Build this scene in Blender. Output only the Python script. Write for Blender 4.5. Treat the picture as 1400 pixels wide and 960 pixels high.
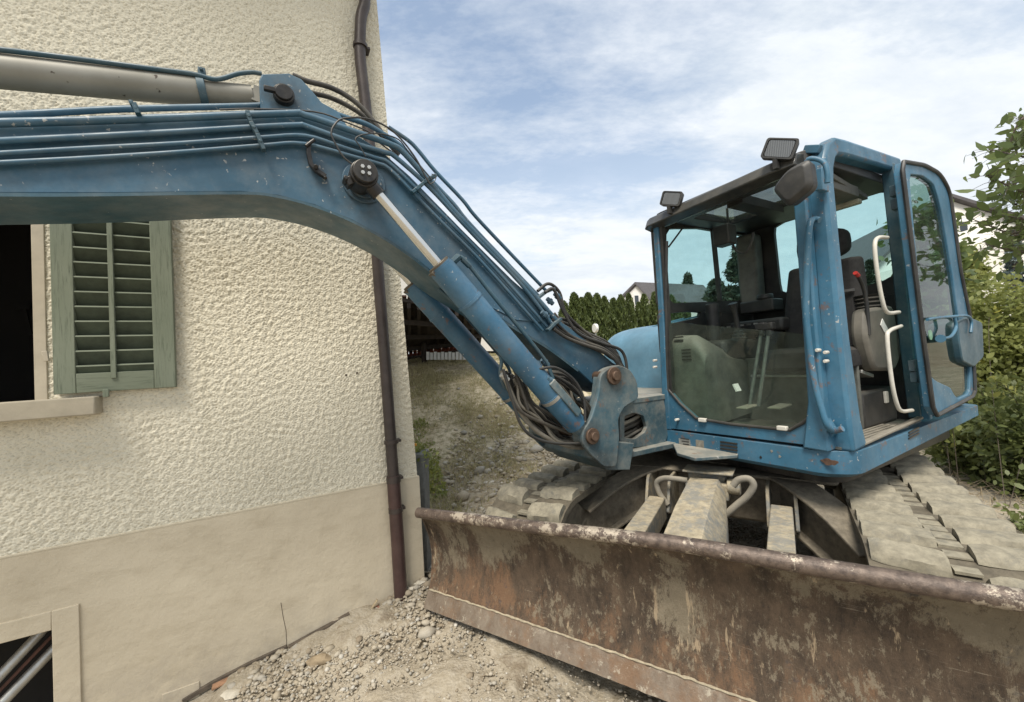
import bpy, math, random
import numpy as np
from math import sin, cos, radians, pi, sqrt, atan2
from mathutils import Vector, Matrix, noise as mnoise

for o in list(bpy.data.objects): bpy.data.objects.remove(o)
S = bpy.context.scene
COL = S.collection
random.seed(7); RNG = np.random.RandomState(11)

# ------------------------------------------------------------------ camera
FPX, CX, CY, CAMH = 555.0, 700.0, 480.0, 1.58
ROLL, PITCH = radians(3.48), radians(1.85)
F0 = np.array([0, cos(PITCH), sin(PITCH)]); R0 = np.array([1., 0, 0]); U0 = np.cross(R0, F0)
RR = cos(ROLL)*R0 - sin(ROLL)*U0; UU = cos(ROLL)*U0 + sin(ROLL)*R0
CP = np.array([0, 0, CAMH])
cd = bpy.data.cameras.new('camera'); cam = bpy.data.objects.new('camera', cd); COL.objects.link(cam)
cd.sensor_width = 36; cd.sensor_fit = 'HORIZONTAL'; cd.lens = FPX/1400*36
cd.clip_start = .02; cd.clip_end = 2000
m = Matrix.Identity(4)
for i in range(3): m[i][0] = RR[i]; m[i][1] = UU[i]; m[i][2] = -F0[i]; m[i][3] = CP[i]
cam.matrix_world = m
S.camera = cam

# ------------------------------------------------------------------ world, sun, exposure
SUN_EL, SUN_AZ = radians(60), radians(198)      # azimuth clockwise from +Y (view direction)
W = bpy.data.worlds.new('World'); S.world = W; W.use_nodes = True
nt = W.node_tree; nt.nodes.clear()
def wn(t, **k):
    n = nt.nodes.new(t)
    for a, b in k.items(): setattr(n, a, b)
    return n
wo = wn('ShaderNodeOutputWorld'); bg = wn('ShaderNodeBackground'); bg.inputs[1].default_value = .1
sky = wn('ShaderNodeTexSky', sky_type='NISHITA', sun_disc=False, sun_elevation=SUN_EL, sun_rotation=SUN_AZ)
sky.air_density = 1.0; sky.dust_density = 1.2; sky.ozone_density = 2.2
tc = wn('ShaderNodeTexCoord'); sep = wn('ShaderNodeSeparateXYZ'); nt.links.new(tc.outputs['Generated'], sep.inputs[0])
# project direction on a flat cloud deck
mx = wn('ShaderNodeMath', operation='MAXIMUM'); mx.inputs[1].default_value = .0; nt.links.new(sep.outputs[2], mx.inputs[0])
ad = wn('ShaderNodeMath', operation='ADD'); ad.inputs[1].default_value = .22; nt.links.new(mx.outputs[0], ad.inputs[0])
dv = wn('ShaderNodeVectorMath', operation='DIVIDE'); nt.links.new(tc.outputs['Generated'], dv.inputs[0])
cb = wn('ShaderNodeCombineXYZ'); nt.links.new(ad.outputs[0], cb.inputs[0]); nt.links.new(ad.outputs[0], cb.inputs[1]); cb.inputs[2].default_value = 1
nt.links.new(cb.outputs[0], dv.inputs[1])
mp = wn('ShaderNodeMapping'); mp.inputs['Scale'].default_value = (1.0, 1.9, .6); mp.inputs['Rotation'].default_value = (0, 0, radians(-24)); mp.inputs['Location'].default_value = (3.1, .75, 0)
nt.links.new(dv.outputs[0], mp.inputs[0])
n1 = wn('ShaderNodeTexNoise'); n1.inputs['Scale'].default_value = .85; n1.inputs['Detail'].default_value = 7; n1.inputs['Roughness'].default_value = .5; n1.inputs['Distortion'].default_value = .1
n2 = wn('ShaderNodeTexNoise'); n2.inputs['Scale'].default_value = 2.6; n2.inputs['Detail'].default_value = 10; n2.inputs['Roughness'].default_value = .62; n2.inputs['Distortion'].default_value = .15
n3 = wn('ShaderNodeTexNoise'); n3.inputs['Scale'].default_value = 26; n3.inputs['Detail'].default_value = 4; n3.inputs['Roughness'].default_value = .6
for n in (n1, n2, n3): nt.links.new(mp.outputs[0], n.inputs['Vector'])
a1 = wn('ShaderNodeMath', operation='MULTIPLY_ADD'); a1.inputs[1].default_value = .3
nt.links.new(n2.outputs[0], a1.inputs[0]); nt.links.new(n1.outputs[0], a1.inputs[2])
a2 = wn('ShaderNodeMath', operation='MULTIPLY_ADD'); a2.inputs[1].default_value = .12
nt.links.new(n3.outputs[0], a2.inputs[0]); nt.links.new(a1.outputs[0], a2.inputs[2])
rp = wn('ShaderNodeValToRGB'); rp.color_ramp.elements[0].position = .48; rp.color_ramp.elements[1].position = .74
rp.color_ramp.elements[0].color = (.22, .22, .22, 1); rp.color_ramp.elements[1].color = (1, 1, 1, 1)
# a clearer blue gap in the cloud, high left of the cab
dn = wn('ShaderNodeVectorMath', operation='NORMALIZE'); nt.links.new(tc.outputs['Generated'], dn.inputs[0])
dd = wn('ShaderNodeVectorMath', operation='DOT_PRODUCT'); nt.links.new(dn.outputs[0], dd.inputs[0])
g0 = (690-CX)/FPX*RR-(60-CY)/FPX*UU+F0; g0 = g0/np.linalg.norm(g0); dd.inputs[1].default_value = tuple(g0)
dm = wn('ShaderNodeMapRange'); dm.inputs[1].default_value = .88; dm.inputs[2].default_value = 1.0; dm.inputs[3].default_value = 0; dm.inputs[4].default_value = -.13; nt.links.new(dd.outputs['Value'], dm.inputs[0])
a3 = wn('ShaderNodeMath', operation='ADD'); nt.links.new(a2.outputs[0], a3.inputs[0]); nt.links.new(dm.outputs[0], a3.inputs[1])
nt.links.new(a3.outputs[0], rp.inputs[0])
# low sky is always whitish
hz = wn('ShaderNodeMapRange'); hz.inputs[1].default_value = 0; hz.inputs[2].default_value = .55; hz.inputs[3].default_value = .8; hz.inputs[4].default_value = 0
nt.links.new(sep.outputs[2], hz.inputs[0])
mm = wn('ShaderNodeMath', operation='ADD', use_clamp=True); nt.links.new(rp.outputs[0], mm.inputs[0]); nt.links.new(hz.outputs[0], mm.inputs[1])
ccol = wn('ShaderNodeValToRGB'); ccol.color_ramp.elements[0].position = .4; ccol.color_ramp.elements[1].position = .66
ccol.color_ramp.elements[0].color = (.75, .81, .87, 1); ccol.color_ramp.elements[1].color = (.90, .935, .975, 1)
nt.links.new(n2.outputs[0], ccol.inputs[0])
cm = wn('ShaderNodeVectorMath', operation='SCALE'); cm.inputs['Scale'].default_value = 5.3; nt.links.new(ccol.outputs[0], cm.inputs[0])
bl = wn('ShaderNodeVectorMath', operation='MULTIPLY'); bl.inputs[1].default_value = (1.12, 1.10, 1.0); nt.links.new(sky.outputs[0], bl.inputs[0])
mix = wn('ShaderNodeMix', data_type='RGBA'); nt.links.new(mm.outputs[0], mix.inputs[0]); nt.links.new(bl.outputs[0], mix.inputs[6]); nt.links.new(cm.outputs[0], mix.inputs[7])
nt.links.new(mix.outputs[2], bg.inputs[0]); nt.links.new(bg.outputs[0], wo.inputs[0])

sl = bpy.data.lights.new('sun', 'SUN'); sl.energy = 2.1; sl.angle = radians(20); sl.color = (1, .93, .82)
so = bpy.data.objects.new('sun', sl); COL.objects.link(so)
sd = Vector((sin(SUN_AZ)*cos(SUN_EL), cos(SUN_AZ)*cos(SUN_EL), sin(SUN_EL)))
so.rotation_euler = sd.to_track_quat('Z', 'Y').to_euler(); so.location = sd*30
S.view_settings.view_transform = 'Standard'; S.view_settings.look = 'None'; S.view_settings.exposure = 1.08
S.view_settings.gamma = 1; S.render.engine = 'CYCLES'
S.cycles.max_bounces = 8; S.cycles.transparent_max_bounces = 16

# ------------------------------------------------------------------ frames of reference
class Frame:
    def __init__(s, deg):
        a = radians(deg); s.d = np.array([sin(a), cos(a), 0]); s.n = np.array([-cos(a), sin(a), 0]); s.z = np.array([0, 0, 1.])
    def __call__(s, u, v, w): return s.d*u + s.n*v + s.z*w
    def on(s, px, py, u=None, v=None, w=None):       # sight line of the photograph met with a real plane of this frame
        r = (px-CX)/FPX*RR - (py-CY)/FPX*UU + F0
        if v is not None: t = v/(r@s.n)
        elif u is not None: t = u/(r@s.d)
        else: t = (w-CAMH)/r[2]
        p = CP + t*r; return (p@s.d, p@s.n, p[2])
    def P(s, px, py, **k): return s(*s.on(px, py, **k))
A = Frame(60)      # house wall and upper machine
T = Frame(34)      # undercarriage
I = Frame(0)       # world: u = Y, v = -X
def at(px, py, Y):
    r = (px-CX)/FPX*RR - (py-CY)/FPX*UU + F0
    return CP + r*(Y/r[1])

# ------------------------------------------------------------------ mesh builder
class MB:
    def __init__(s): s.v = []; s.f = []
    def add(s, vs, fs):
        o = len(s.v); s.v += [tuple(map(float, x)) for x in vs]; s.f += [tuple(i+o for i in f) for f in fs]; return s
    def box(s, F, u0, u1, v0, v1, w0, w1):
        vs = [F(u, v, w) for u in (u0, u1) for v in (v0, v1) for w in (w0, w1)]
        return s.add(vs, [(0,1,3,2), (4,6,7,5), (0,4,5,1), (2,3,7,6), (0,2,6,4), (1,5,7,3)])
    def loft(s, rings, cap=True, closed=True):
        n = len(rings[0]); fs = []; vs = [p for r in rings for p in r]
        m = n if closed else n-1
        for i in range(len(rings)-1):
            for j in range(m):
                k = (j+1) % n; fs.append((i*n+j, i*n+k, (i+1)*n+k, (i+1)*n+j))
        if cap: fs += [tuple(range(n))[::-1], tuple((len(rings)-1)*n+j for j in range(n))]
        return s.add(vs, fs)
    def prism(s, F, pts, v0, v1):    # (u,w) outline, extruded along v
        return s.loft([[F(u, v0, w) for u, w in pts], [F(u, v1, w) for u, w in pts]])
    def prismu(s, F, pts, u0, u1):   # (v,w)
        return s.loft([[F(u0, v, w) for v, w in pts], [F(u1, v, w) for v, w in pts]])
    def prismw(s, F, pts, w0, w1):   # (u,v)
        return s.loft([[F(u, v, w0) for u, v in pts], [F(u, v, w1) for u, v in pts]])
    def ring(s, outer0, inner0, off):  # plate with hole; equal counts; off = thickness vector
        n = len(outer0); off = np.array(off)
        vs = [np.array(p) for p in outer0]+[np.array(p) for p in inner0]; vs += [p+off for p in vs]
        fs = []
        for j in range(n):
            k = (j+1) % n
            fs += [(j, k, n+k, n+j), (2*n+j, 3*n+j, 3*n+k, 2*n+k), (j, 2*n+j, 2*n+k, k), (n+j, n+k, 3*n+k, 3*n+j)]
        return s.add(vs, fs)
    def tube(s, pts, r, seg=10, cap=True):
        pts = [np.array(p, float) for p in pts]; n = len(pts)
        rs = r if hasattr(r, '__len__') else [r]*n
        t = pts[1]-pts[0]; t /= np.linalg.norm(t)
        a = np.cross(t, [0, 0, 1.]); 
        if np.linalg.norm(a) < .05: a = np.cross(t, [1., 0, 0])
        a /= np.linalg.norm(a); rings = []
        for i in range(n):
            t = pts[min(i+1, n-1)]-pts[max(i-1, 0)]; l = np.linalg.norm(t); t = t/l if l > 0 else t
            a = a - t*(a@t); a /= np.linalg.norm(a); b = np.cross(t, a)
            rings.append([pts[i]+rs[i]*(cos(2*pi*j/seg)*a+sin(2*pi*j/seg)*b) for j in range(seg)])
        return s.loft(rings, cap)
    def cyl(s, p, q, r, seg=20, r2=None): return s.tube([p, q], [r, r if r2 is None else r2], seg)
    def sweep(s, pts, sec, up=(0, 0, 1), scale=None):   # rectangular or any section [(a,b)] along path; a = side, b = up-ish
        pts = [np.array(p, float) for p in pts]; n = len(pts); up = np.array(up, float); rings = []
        t0 = pts[-1]-pts[0]; t0 = t0/np.linalg.norm(t0)
        if abs(t0@(up/np.linalg.norm(up))) > .97: up = A.n if abs(t0@A.n) < .9 else A.d
        for i in range(n):
            t = pts[min(i+1, n-1)]-pts[max(i-1, 0)]; t /= np.linalg.norm(t)
            a = np.cross(t, up); a /= np.linalg.norm(a); b = np.cross(a, t); k = scale[i] if scale else 1
            rings.append([pts[i]+k*(x*a+y*b) for x, y in sec])
        return s.loft(rings)
    def bar(s, p, q, w, h, up=(0, 0, 1)):
        return s.sweep([p, q], [(-w/2, -h/2), (w/2, -h/2), (w/2, h/2), (-w/2, h/2)], up)
    def ell(s, c, ax, seg=14, rings=8, F=None, pw=1.0):  # ellipsoid-like, axes given in frame F
        F = F or I; rr = []
        def sp(x): return math.copysign(abs(x)**pw, x)
        for i in range(rings+1):
            th = -pi/2+pi*i/rings; th = max(min(th, pi/2-.02), -pi/2+.02)
            rr.append([F(c[0]+ax[0]*sp(cos(th))*sp(cos(2*pi*j/seg)), c[1]+ax[1]*sp(cos(th))*sp(sin(2*pi*j/seg)), c[2]+ax[2]*sp(sin(th))) for j in range(seg)])
        return s.loft(rr)

def cat(pts, k=6):   # Catmull-Rom
    P = [np.array(p, float) for p in pts]; P = [2*P[0]-P[1]]+P+[2*P[-1]-P[-2]]; out = []
    for i in range(1, len(P)-2):
        for j in range(k):
            t = j/k; p0, p1, p2, p3 = P[i-1:i+3]
            out.append(.5*((2*p1)+(-p0+p2)*t+(2*p0-5*p1+4*p2-p3)*t*t+(-p0+3*p1-3*p2+p3)*t**3))
    return out+[P[-2]]
def rpoly(pts, r, k=4):   # round corners of a polygon (2-D or 3-D points)
    n = len(pts); out = []
    for i in range(n):
        p = np.array(pts[i], float); a = np.array(pts[i-1], float)-p; b = np.array(pts[(i+1) % n], float)-p
        rr = r[i] if hasattr(r, '__len__') else r
        la, lb = np.linalg.norm(a), np.linalg.norm(b); q = min(rr, la*.45, lb*.45)
        s0 = p+a/la*q; s1 = p+b/lb*q
        for j in range(k+1):
            t = j/k; out.append(tuple((1-t)**2*s0+2*t*(1-t)*p+t*t*s1))
    return out

LOC = {}
def thing(name, label, cat_, loc=(0, 0, 0), group=None):
    o = bpy.data.objects.new(name, None); COL.objects.link(o); o.location = loc; LOC[o] = Vector(loc); o.empty_display_size = .2
    o['label'] = label; o['category'] = cat_
    if group: o['group'] = group
    return o
def mesh_of(name, mb, mat, smooth=40):
    me = bpy.data.meshes.new(name); me.from_pydata(mb.v, [], mb.f); me.validate(); 
    import bmesh
    bm = bmesh.new(); bm.from_mesh(me); bmesh.ops.recalc_face_normals(bm, faces=bm.faces); bm.to_mesh(me); bm.free()
    if mat:
        me.materials.append(mat)
    if smooth:
        me.shade_smooth(); me.set_sharp_from_angle(angle=radians(smooth))
    return me
def part(name, mb, mat, parent=None, bevel=0, smooth=40, label=None, kind=None, cat_=None, group=None, raw=False):
    arr = np.array(mb.v); c = (arr.min(0)+arr.max(0))/2
    if parent is None: c[2] = arr[:, 2].min()
    mb.v = [tuple(x) for x in arr-c]
    if raw:
        me = bpy.data.meshes.new(name); me.from_pydata(mb.v, [], mb.f); me.materials.append(mat)
        if smooth: me.shade_smooth()
    else: me = mesh_of(name, mb, mat, smooth)
    o = bpy.data.objects.new(name, me); COL.objects.link(o); LOC[o] = Vector(c)
    if parent is not None:
        o.parent = parent; o.location = LOC[o]-LOC[parent]
    else: o.location = c
    if bevel:
        b = o.modifiers.new('bevel', 'BEVEL'); b.width = bevel; b.segments = 2; b.limit_method = 'ANGLE'; b.angle_limit = radians(35)
    if label: o['label'] = label
    if kind: o['kind'] = kind
    if cat_: o['category'] = cat_
    if group: o['group'] = group
    return o
def inst(src, parent, world, rot=None, scale=None, label=None, group=None):   # one more object sharing src's mesh
    o = src.copy(); COL.objects.link(o); LOC[o] = Vector(world)
    o.parent = parent; o.location = LOC[o]-(LOC[parent] if parent else Vector())
    if rot: o.rotation_euler = rot
    if scale: o.scale = scale
    if label: o['label'] = label
    if group: o['group'] = group
    return o

# ------------------------------------------------------------------ materials
class Mat:
    def __init__(s, name, rough=.6, metal=0, spec=.5):
        s.m = bpy.data.materials.new(name); s.m.use_nodes = True; s.t = s.m.node_tree; s.b = s.t.nodes['Principled BSDF']
        s.b.inputs['Roughness'].default_value = rough; s.b.inputs['Metallic'].default_value = metal; s.b.inputs['Specular IOR Level'].default_value = spec
        g = s.t.nodes.new('ShaderNodeNewGeometry'); s.pos = g.outputs['Position']; s.geo = g
    def N(s, t, **k):
        n = s.t.nodes.new(t)
        for a, b in k.items(): setattr(n, a, b)
        return n
    def L(s, a, b): s.t.links.new(a, b)
    def map(s, scale=(1, 1, 1), rot=0, loc=(0, 0, 0)):
        r = s.N('ShaderNodeMapping'); r.inputs['Rotation'].default_value = (0, 0, rot); s.L(s.pos, r.inputs[0])
        q = s.N('ShaderNodeMapping'); q.inputs['Scale'].default_value = scale; q.inputs['Location'].default_value = loc; s.L(r.outputs[0], q.inputs[0]); return q.outputs[0]
    def noise(s, scale, detail=6, rough=.6, vec=None, dist=0):
        n = s.N('ShaderNodeTexNoise'); n.inputs['Scale'].default_value = scale; n.inputs['Detail'].default_value = detail; n.inputs['Roughness'].default_value = rough; n.inputs['Distortion'].default_value = dist
        s.L(vec or s.pos, n.inputs['Vector']); return n.outputs[0]
    def vor(s, scale, vec=None, feature='F1', out=0):
        n = s.N('ShaderNodeTexVoronoi', feature=feature); n.inputs['Scale'].default_value = scale; s.L(vec or s.pos, n.inputs['Vector']); return n.outputs[out]
    def ramp(s, x, stops):
        r = s.N('ShaderNodeValToRGB'); e = r.color_ramp.elements
        while len(e) < len(stops): e.new(.5)
        for k, (p, c) in zip(e, stops):
            k.position = p; k.color = (*c, 1) if hasattr(c, '__len__') else (c, c, c, 1)
        s.L(x, r.inputs[0]); return r.outputs[0]
    def mix(s, f, a, b, mode='MIX'):
        n = s.N('ShaderNodeMix', data_type='RGBA', blend_type=mode)
        for v, i in ((f, 0), (a, 6), (b, 7)):
            if hasattr(v, 'is_linked') or hasattr(v, 'links'): s.L(v, n.inputs[i])
            elif i == 0: n.inputs[0].default_value = v
            else: n.inputs[i].default_value = (*v, 1)
        return n.outputs[2]
    def math(s, op, a, b, clamp=False):
        n = s.N('ShaderNodeMath', operation=op, use_clamp=clamp)
        for v, i in ((a, 0), (b, 1)):
            if hasattr(v, 'links'): s.L(v, n.inputs[i])
            else: n.inputs[i].default_value = v
        return n.outputs[0]
    def up(s, lo=.2, hi=.9):   # how far a face looks upward: dust settles there
        x = s.N('ShaderNodeSeparateXYZ'); s.L(s.geo.outputs['Normal'], x.inputs[0])
        r = s.N('ShaderNodeMapRange'); r.inputs[1].default_value = lo; r.inputs[2].default_value = hi; s.L(x.outputs[2], r.inputs[0]); return r.outputs[0]
    def col(s, c):
        if hasattr(c, 'links'): s.L(c, s.b.inputs['Base Color'])
        else: s.b.inputs['Base Color'].default_value = (*c, 1)
        return s
    def rgh(s, c): s.L(c, s.b.inputs['Roughness']); return s
    def bump(s, h, strength=.5, dist=.005):
        n = s.N('ShaderNodeBump'); n.inputs['Strength'].default_value = strength; n.inputs['Distance'].default_value = dist
        s.L(h, n.inputs['Height']); s.L(n.outputs[0], s.b.inputs['Normal']); return s

def paint(name, c, dust=.25, chips=.62, rust=False, rough=.42, grime=()):
    m = Mat(name, rough)
    dk = tuple(x*.72 for x in c); lt = tuple(min(1, x*1.15+.02) for x in c)
    base = m.mix(m.ramp(m.noise(2.3, 5, .6), [(.35, 0.), (.7, 1.)]), dk, lt)
    base = m.mix(m.ramp(m.noise(38, 8, .7), [(.45, 0.), (.75, .35)]), base, tuple(x*.55 for x in c))
    dustc = (.36, .33, .27)
    d = m.math('MULTIPLY', m.ramp(m.noise(6, 8, .72), [(.42, 0.), (.72, 1.)]), dust)
    d = m.math('ADD', d, m.math('MULTIPLY', m.up(), dust*.8), True)
    base = m.mix(d, base, dustc)
    ch = m.ramp(m.noise(55, 3, .5), [(chips+.06, 0.), (chips+.09, 1.)])
    ch2 = m.ramp(m.noise(7, 3, .6), [(.5, 0.), (.6, 1.)])
    base = m.mix(m.math('MULTIPLY', m.math('MULTIPLY', ch, ch2), .8), base, (.42, .42, .40))
    sc = m.ramp(m.noise(12, 9, .8, m.map((1, 1, 5), radians(35))), [(.655, 0.), (.70, .55)])
    base = m.mix(m.math('MULTIPLY', sc, m.ramp(m.noise(2.2, 4, .6), [(.45, 0.), (.6, 1.)])), base, (.30, .32, .32))
    if rust:
        r = m.ramp(m.noise(11, 8, .75), [(.58, 0.), (.63, 1.)]); base = m.mix(m.math('MULTIPLY', r, .7), base, (.17, .095, .06))
    for (gp_, gr_) in grime:     # grease thrown out round a pin
        gv = m.N('ShaderNodeVectorMath', operation='DISTANCE'); m.L(m.pos, gv.inputs[0]); gv.inputs[1].default_value = tuple(gp_)
        gm = m.N('ShaderNodeMapRange'); gm.inputs[1].default_value = gr_*.3; gm.inputs[2].default_value = gr_; gm.inputs[3].default_value = .75; gm.inputs[4].default_value = 0; m.L(gv.outputs['Value'], gm.inputs[0])
        base = m.mix(m.math('MULTIPLY', gm.outputs[0], m.ramp(m.noise(14, 7, .75), [(.35, .2), (.6, 1.)])), base, (.035, .032, .028))
    m.col(base); m.rgh(m.ramp(m.noise(9, 5, .6), [(.3, rough-.08), (.8, rough+.25)]))
    m.bump(m.noise(60, 4, .6), .12, .002); return m.m
BLUE = paint('blue_paint', (.033, .108, .175), .18, .60, False, .42, [(A.P(498, 262, v=1.95), .17), (A.P(388, 132, v=1.99), .12), (A.P(840, 512, v=1.95), .22), (A.P(440, 240, v=1.95), .07)])
BLUE2 = paint('blue_paint_cylinder', (.028, .118, .21), .15, .61, True)
BLUED = paint('blue_paint_dusty', (.05, .10, .125), .62, .62, True, .6)
HOODM = paint('pale_blue_cover', (.13, .29, .42), .08, .7)
BLUEDK = paint('dark_teal_paint', (.02, .075, .11), .2, .64)
CABB = paint('cab_blue_paint', (.032, .140, .235), .10, .59, True)
def plain(name, c, rough=.6, metal=0, var=.3, sc=20, dust=0, bump=.1, spec=.5):
    m = Mat(name, rough, metal, spec)
    b = m.mix(m.ramp(m.noise(sc, 6, .65), [(.3, 0.), (.72, 1.)]), tuple(x*(1-var) for x in c), tuple(min(1, x*(1+var)) for x in c))
    if dust:
        d = m.math('ADD', m.math('MULTIPLY', m.ramp(m.noise(5, 8, .7), [(.4, 0.), (.7, 1.)]), dust), m.math('MULTIPLY', m.up(), dust), True)
        b = m.mix(d, b, (.36, .32, .25))
    m.col(b)
    if bump: m.bump(m.noise(sc*4, 4, .6), bump*3, .002)
    return m.m
BLACK = plain('black_plastic', (.022, .023, .024), .5, 0, .3, 12, .10)
BLACKP = plain('black_grease_steel', (.018, .017, .017), .35, .3, .5, 30, .12)
HOSE = plain('black_rubber_hose', (.02, .02, .02), .55, 0, .4, 15, .2)
HOSEG = plain('muddy_hose', (.19, .175, .145), .85, 0, .3, 15, .4)
GREYP = plain('grey_cab_plastic', (.085, .09, .082), .6, 0, .4, 12, .2)
CONS = plain('warm_grey_console', (.13, .122, .105), .6, 0, .2, 5, .15)
SEATM = plain('black_seat_fabric', (.018, .018, .02), .9, 0, .3, 40, .05)
CHROME = plain('chrome_rod', (.62, .62, .60), .18, 1, .15, 4, .0, .0)
STEELG = plain('galvanised_steel', (.45, .45, .43), .4, .7, .2, 25, .1)
BEIGEB = Mat('beige_cylinder_barrel', .5, .25)
_c = BEIGEB.mix(BEIGEB.ramp(BEIGEB.noise(5, 6, .6), [(.35, 0.), (.7, 1.)]), (.235, .225, .19), (.31, .30, .265))
_c = BEIGEB.mix(BEIGEB.ramp(BEIGEB.noise(28, 3, .5), [(.70, 0.), (.73, 1.)]), _c, (.05, .035, .025)); BEIGEB = BEIGEB.col(_c).m
CREAM = plain('cream_bar_paint', (.62, .60, .54), .45, 0, .12, 20, .1)
WHITEP = plain('white_paint', (.75, .75, .73), .5, 0, .1, 8, .0)
def mudmat(name, mud=(.30, .265, .205), under=(.11, .115, .115), f=.5):
    m = Mat(name, .9)
    n = m.ramp(m.math('ADD', m.math('MULTIPLY', m.noise(22, 9, .8), .6), m.math('MULTIPLY', m.noise(5, 4, .6), .4)), [(f-.08, 0.), (f+.05, 1.)])
    m1 = m.mix(m.ramp(m.noise(24, 8, .7), [(.35, 0.), (.65, 1.)]), tuple(x*.68 for x in mud), tuple(x*1.22 for x in mud))
    m.col(m.mix(m.math('ADD', n, m.math('MULTIPLY', m.up(), .35), True), under, m1)); m.bump(m.noise(28, 8, .7), .6, .006); return m.m
MUD = mudmat('dried_mud_steel', (.19, .165, .125), (.085, .08, .072), .42)
MUDARM = mudmat('mud_on_grey_arm', (.36, .31, .22), (.17, .18, .18), .52)
TRACKM = mudmat('dusty_shade_rubber_track', (.13, .112, .082), (.07, .065, .055), .40)  # dusty belt, darker than the lugs to paint shade into the gaps
TRACKL = mudmat('dusty_rubber_lug', (.27, .245, .185), (.15, .145, .125), .47)
def glass(name, tint=(.80, .93, .92), dirt=.12, rough=.02, dirtc=(.35, .38, .3)):
    m = bpy.data.materials.new(name); m.use_nodes = True; t = m.node_tree; t.nodes.clear()
    o = t.nodes.new('ShaderNodeOutputMaterial'); tr = t.nodes.new('ShaderNodeBsdfTransparent'); tr.inputs[0].default_value = (*tint, 1)
    gl = t.nodes.new('ShaderNodeBsdfGlossy'); gl.inputs['Roughness'].default_value = rough; fr = t.nodes.new('ShaderNodeFresnel'); fr.inputs[0].default_value = 1.45
    gb = t.nodes.new('ShaderNodeNewGeometry'); iv = t.nodes.new('ShaderNodeMath'); iv.operation = 'SUBTRACT'; iv.inputs[0].default_value = 1; t.links.new(gb.outputs['Backfacing'], iv.inputs[1])
    fm = t.nodes.new('ShaderNodeMath'); fm.operation = 'MULTIPLY'; t.links.new(fr.outputs[0], fm.inputs[0]); t.links.new(iv.outputs[0], fm.inputs[1]); fr = fm
    mx = t.nodes.new('ShaderNodeMixShader'); t.links.new(fr.outputs[0], mx.inputs[0]); t.links.new(tr.outputs[0], mx.inputs[1]); t.links.new(gl.outputs[0], mx.inputs[2])
    df = t.nodes.new('ShaderNodeBsdfDiffuse'); df.inputs[0].default_value = (*dirtc, 1)
    g = t.nodes.new('ShaderNodeNewGeometry'); n = t.nodes.new('ShaderNodeTexNoise'); n.inputs['Scale'].default_value = 6; n.inputs['Detail'].default_value = 9; n.inputs['Roughness'].default_value = .7; t.links.new(g.outputs['Position'], n.inputs['Vector'])
    r = t.nodes.new('ShaderNodeMapRange'); r.inputs[1].default_value = .35; r.inputs[2].default_value = .75; r.inputs[3].default_value = dirt*.3; r.inputs[4].default_value = dirt*1.7; t.links.new(n.outputs[0], r.inputs[0])
    m2 = t.nodes.new('ShaderNodeMixShader'); t.links.new(r.outputs[0], m2.inputs[0]); t.links.new(mx.outputs[0], m2.inputs[1]); t.links.new(df.outputs[0], m2.inputs[2]); t.links.new(m2.outputs[0], o.inputs[0]); return m
GLASS = glass('clear_tinted_glass', (.72, .88, .88), .04)
GLASSD = glass('dusty_green_glass', (.86, .93, .88), .045, .02, (.30, .33, .28))
GLASSDOOR = glass('door_glass', (.50, .66, .63), .07, .02, (.2, .25, .22))

# stucco
m = Mat('roughcast_render', .95, 0, .2)
big = m.ramp(m.noise(1.6, 5, .6), [(.3, 0.), (.7, 1.)])
c = m.mix(big, (.62, .585, .475), (.73, .69, .57))
c = m.mix(m.ramp(m.noise(150, 4, .6), [(.40, .0), (.62, .6)]), c, (.76, .70, .56))
pt = m.N('ShaderNodeAttribute', attribute_name='pit'); c = m.mix(m.ramp(pt.outputs['Fac'], [(.4, 0.), (1., .6)]), c, (.36, .32, .235))  # darker pits: some dirt, and crevice shade painted into the colour
rs = m.ramp(m.noise(3.5, 7, .7, m.map((3, 3, .35))), [(.55, 0.), (.72, .4)]); c = m.mix(rs, c, (.45, .41, .31))
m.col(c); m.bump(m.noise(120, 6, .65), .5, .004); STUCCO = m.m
m = Mat('smooth_plinth_render', .85, 0, .3)
c = m.mix(m.ramp(m.noise(1.3, 6, .6), [(.3, 0.), (.72, 1.)]), (.50, .435, .325), (.64, .57, .44))
c = m.mix(m.ramp(m.noise(5, 8, .7, m.map((1, 1, 2.5))), [(.5, 0.), (.75, .5)]), c, (.37, .31, .215))
hsep = m.N('ShaderNodeSeparateXYZ'); m.L(m.pos, hsep.inputs[0])
hl = m.N('ShaderNodeMapRange'); hl.inputs[1].default_value = .0; hl.inputs[2].default_value = .28; hl.inputs[3].default_value = .55; hl.inputs[4].default_value = 0; m.L(hsep.outputs[2], hl.inputs[0])
c = m.mix(m.math('MULTIPLY', hl.outputs[0], m.ramp(m.noise(9, 6, .7), [(.4, 0.), (.6, 1.)])), c, (.36, .32, .26))
wv = m.ramp(m.noise(1.1, 3, .5, m.map((1, 1, 1.6), 0, (4, 1, 2)), .8), [(.48, 0.), (.56, .35)]); c = m.mix(wv, c, (.62, .55, .42))
m.col(c); m.bump(m.math('ADD', m.noise(5, 6, .6), m.math('MULTIPLY', m.noise(60, 6, .75), .16)), .6, .02); PLINTH = m.m
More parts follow.
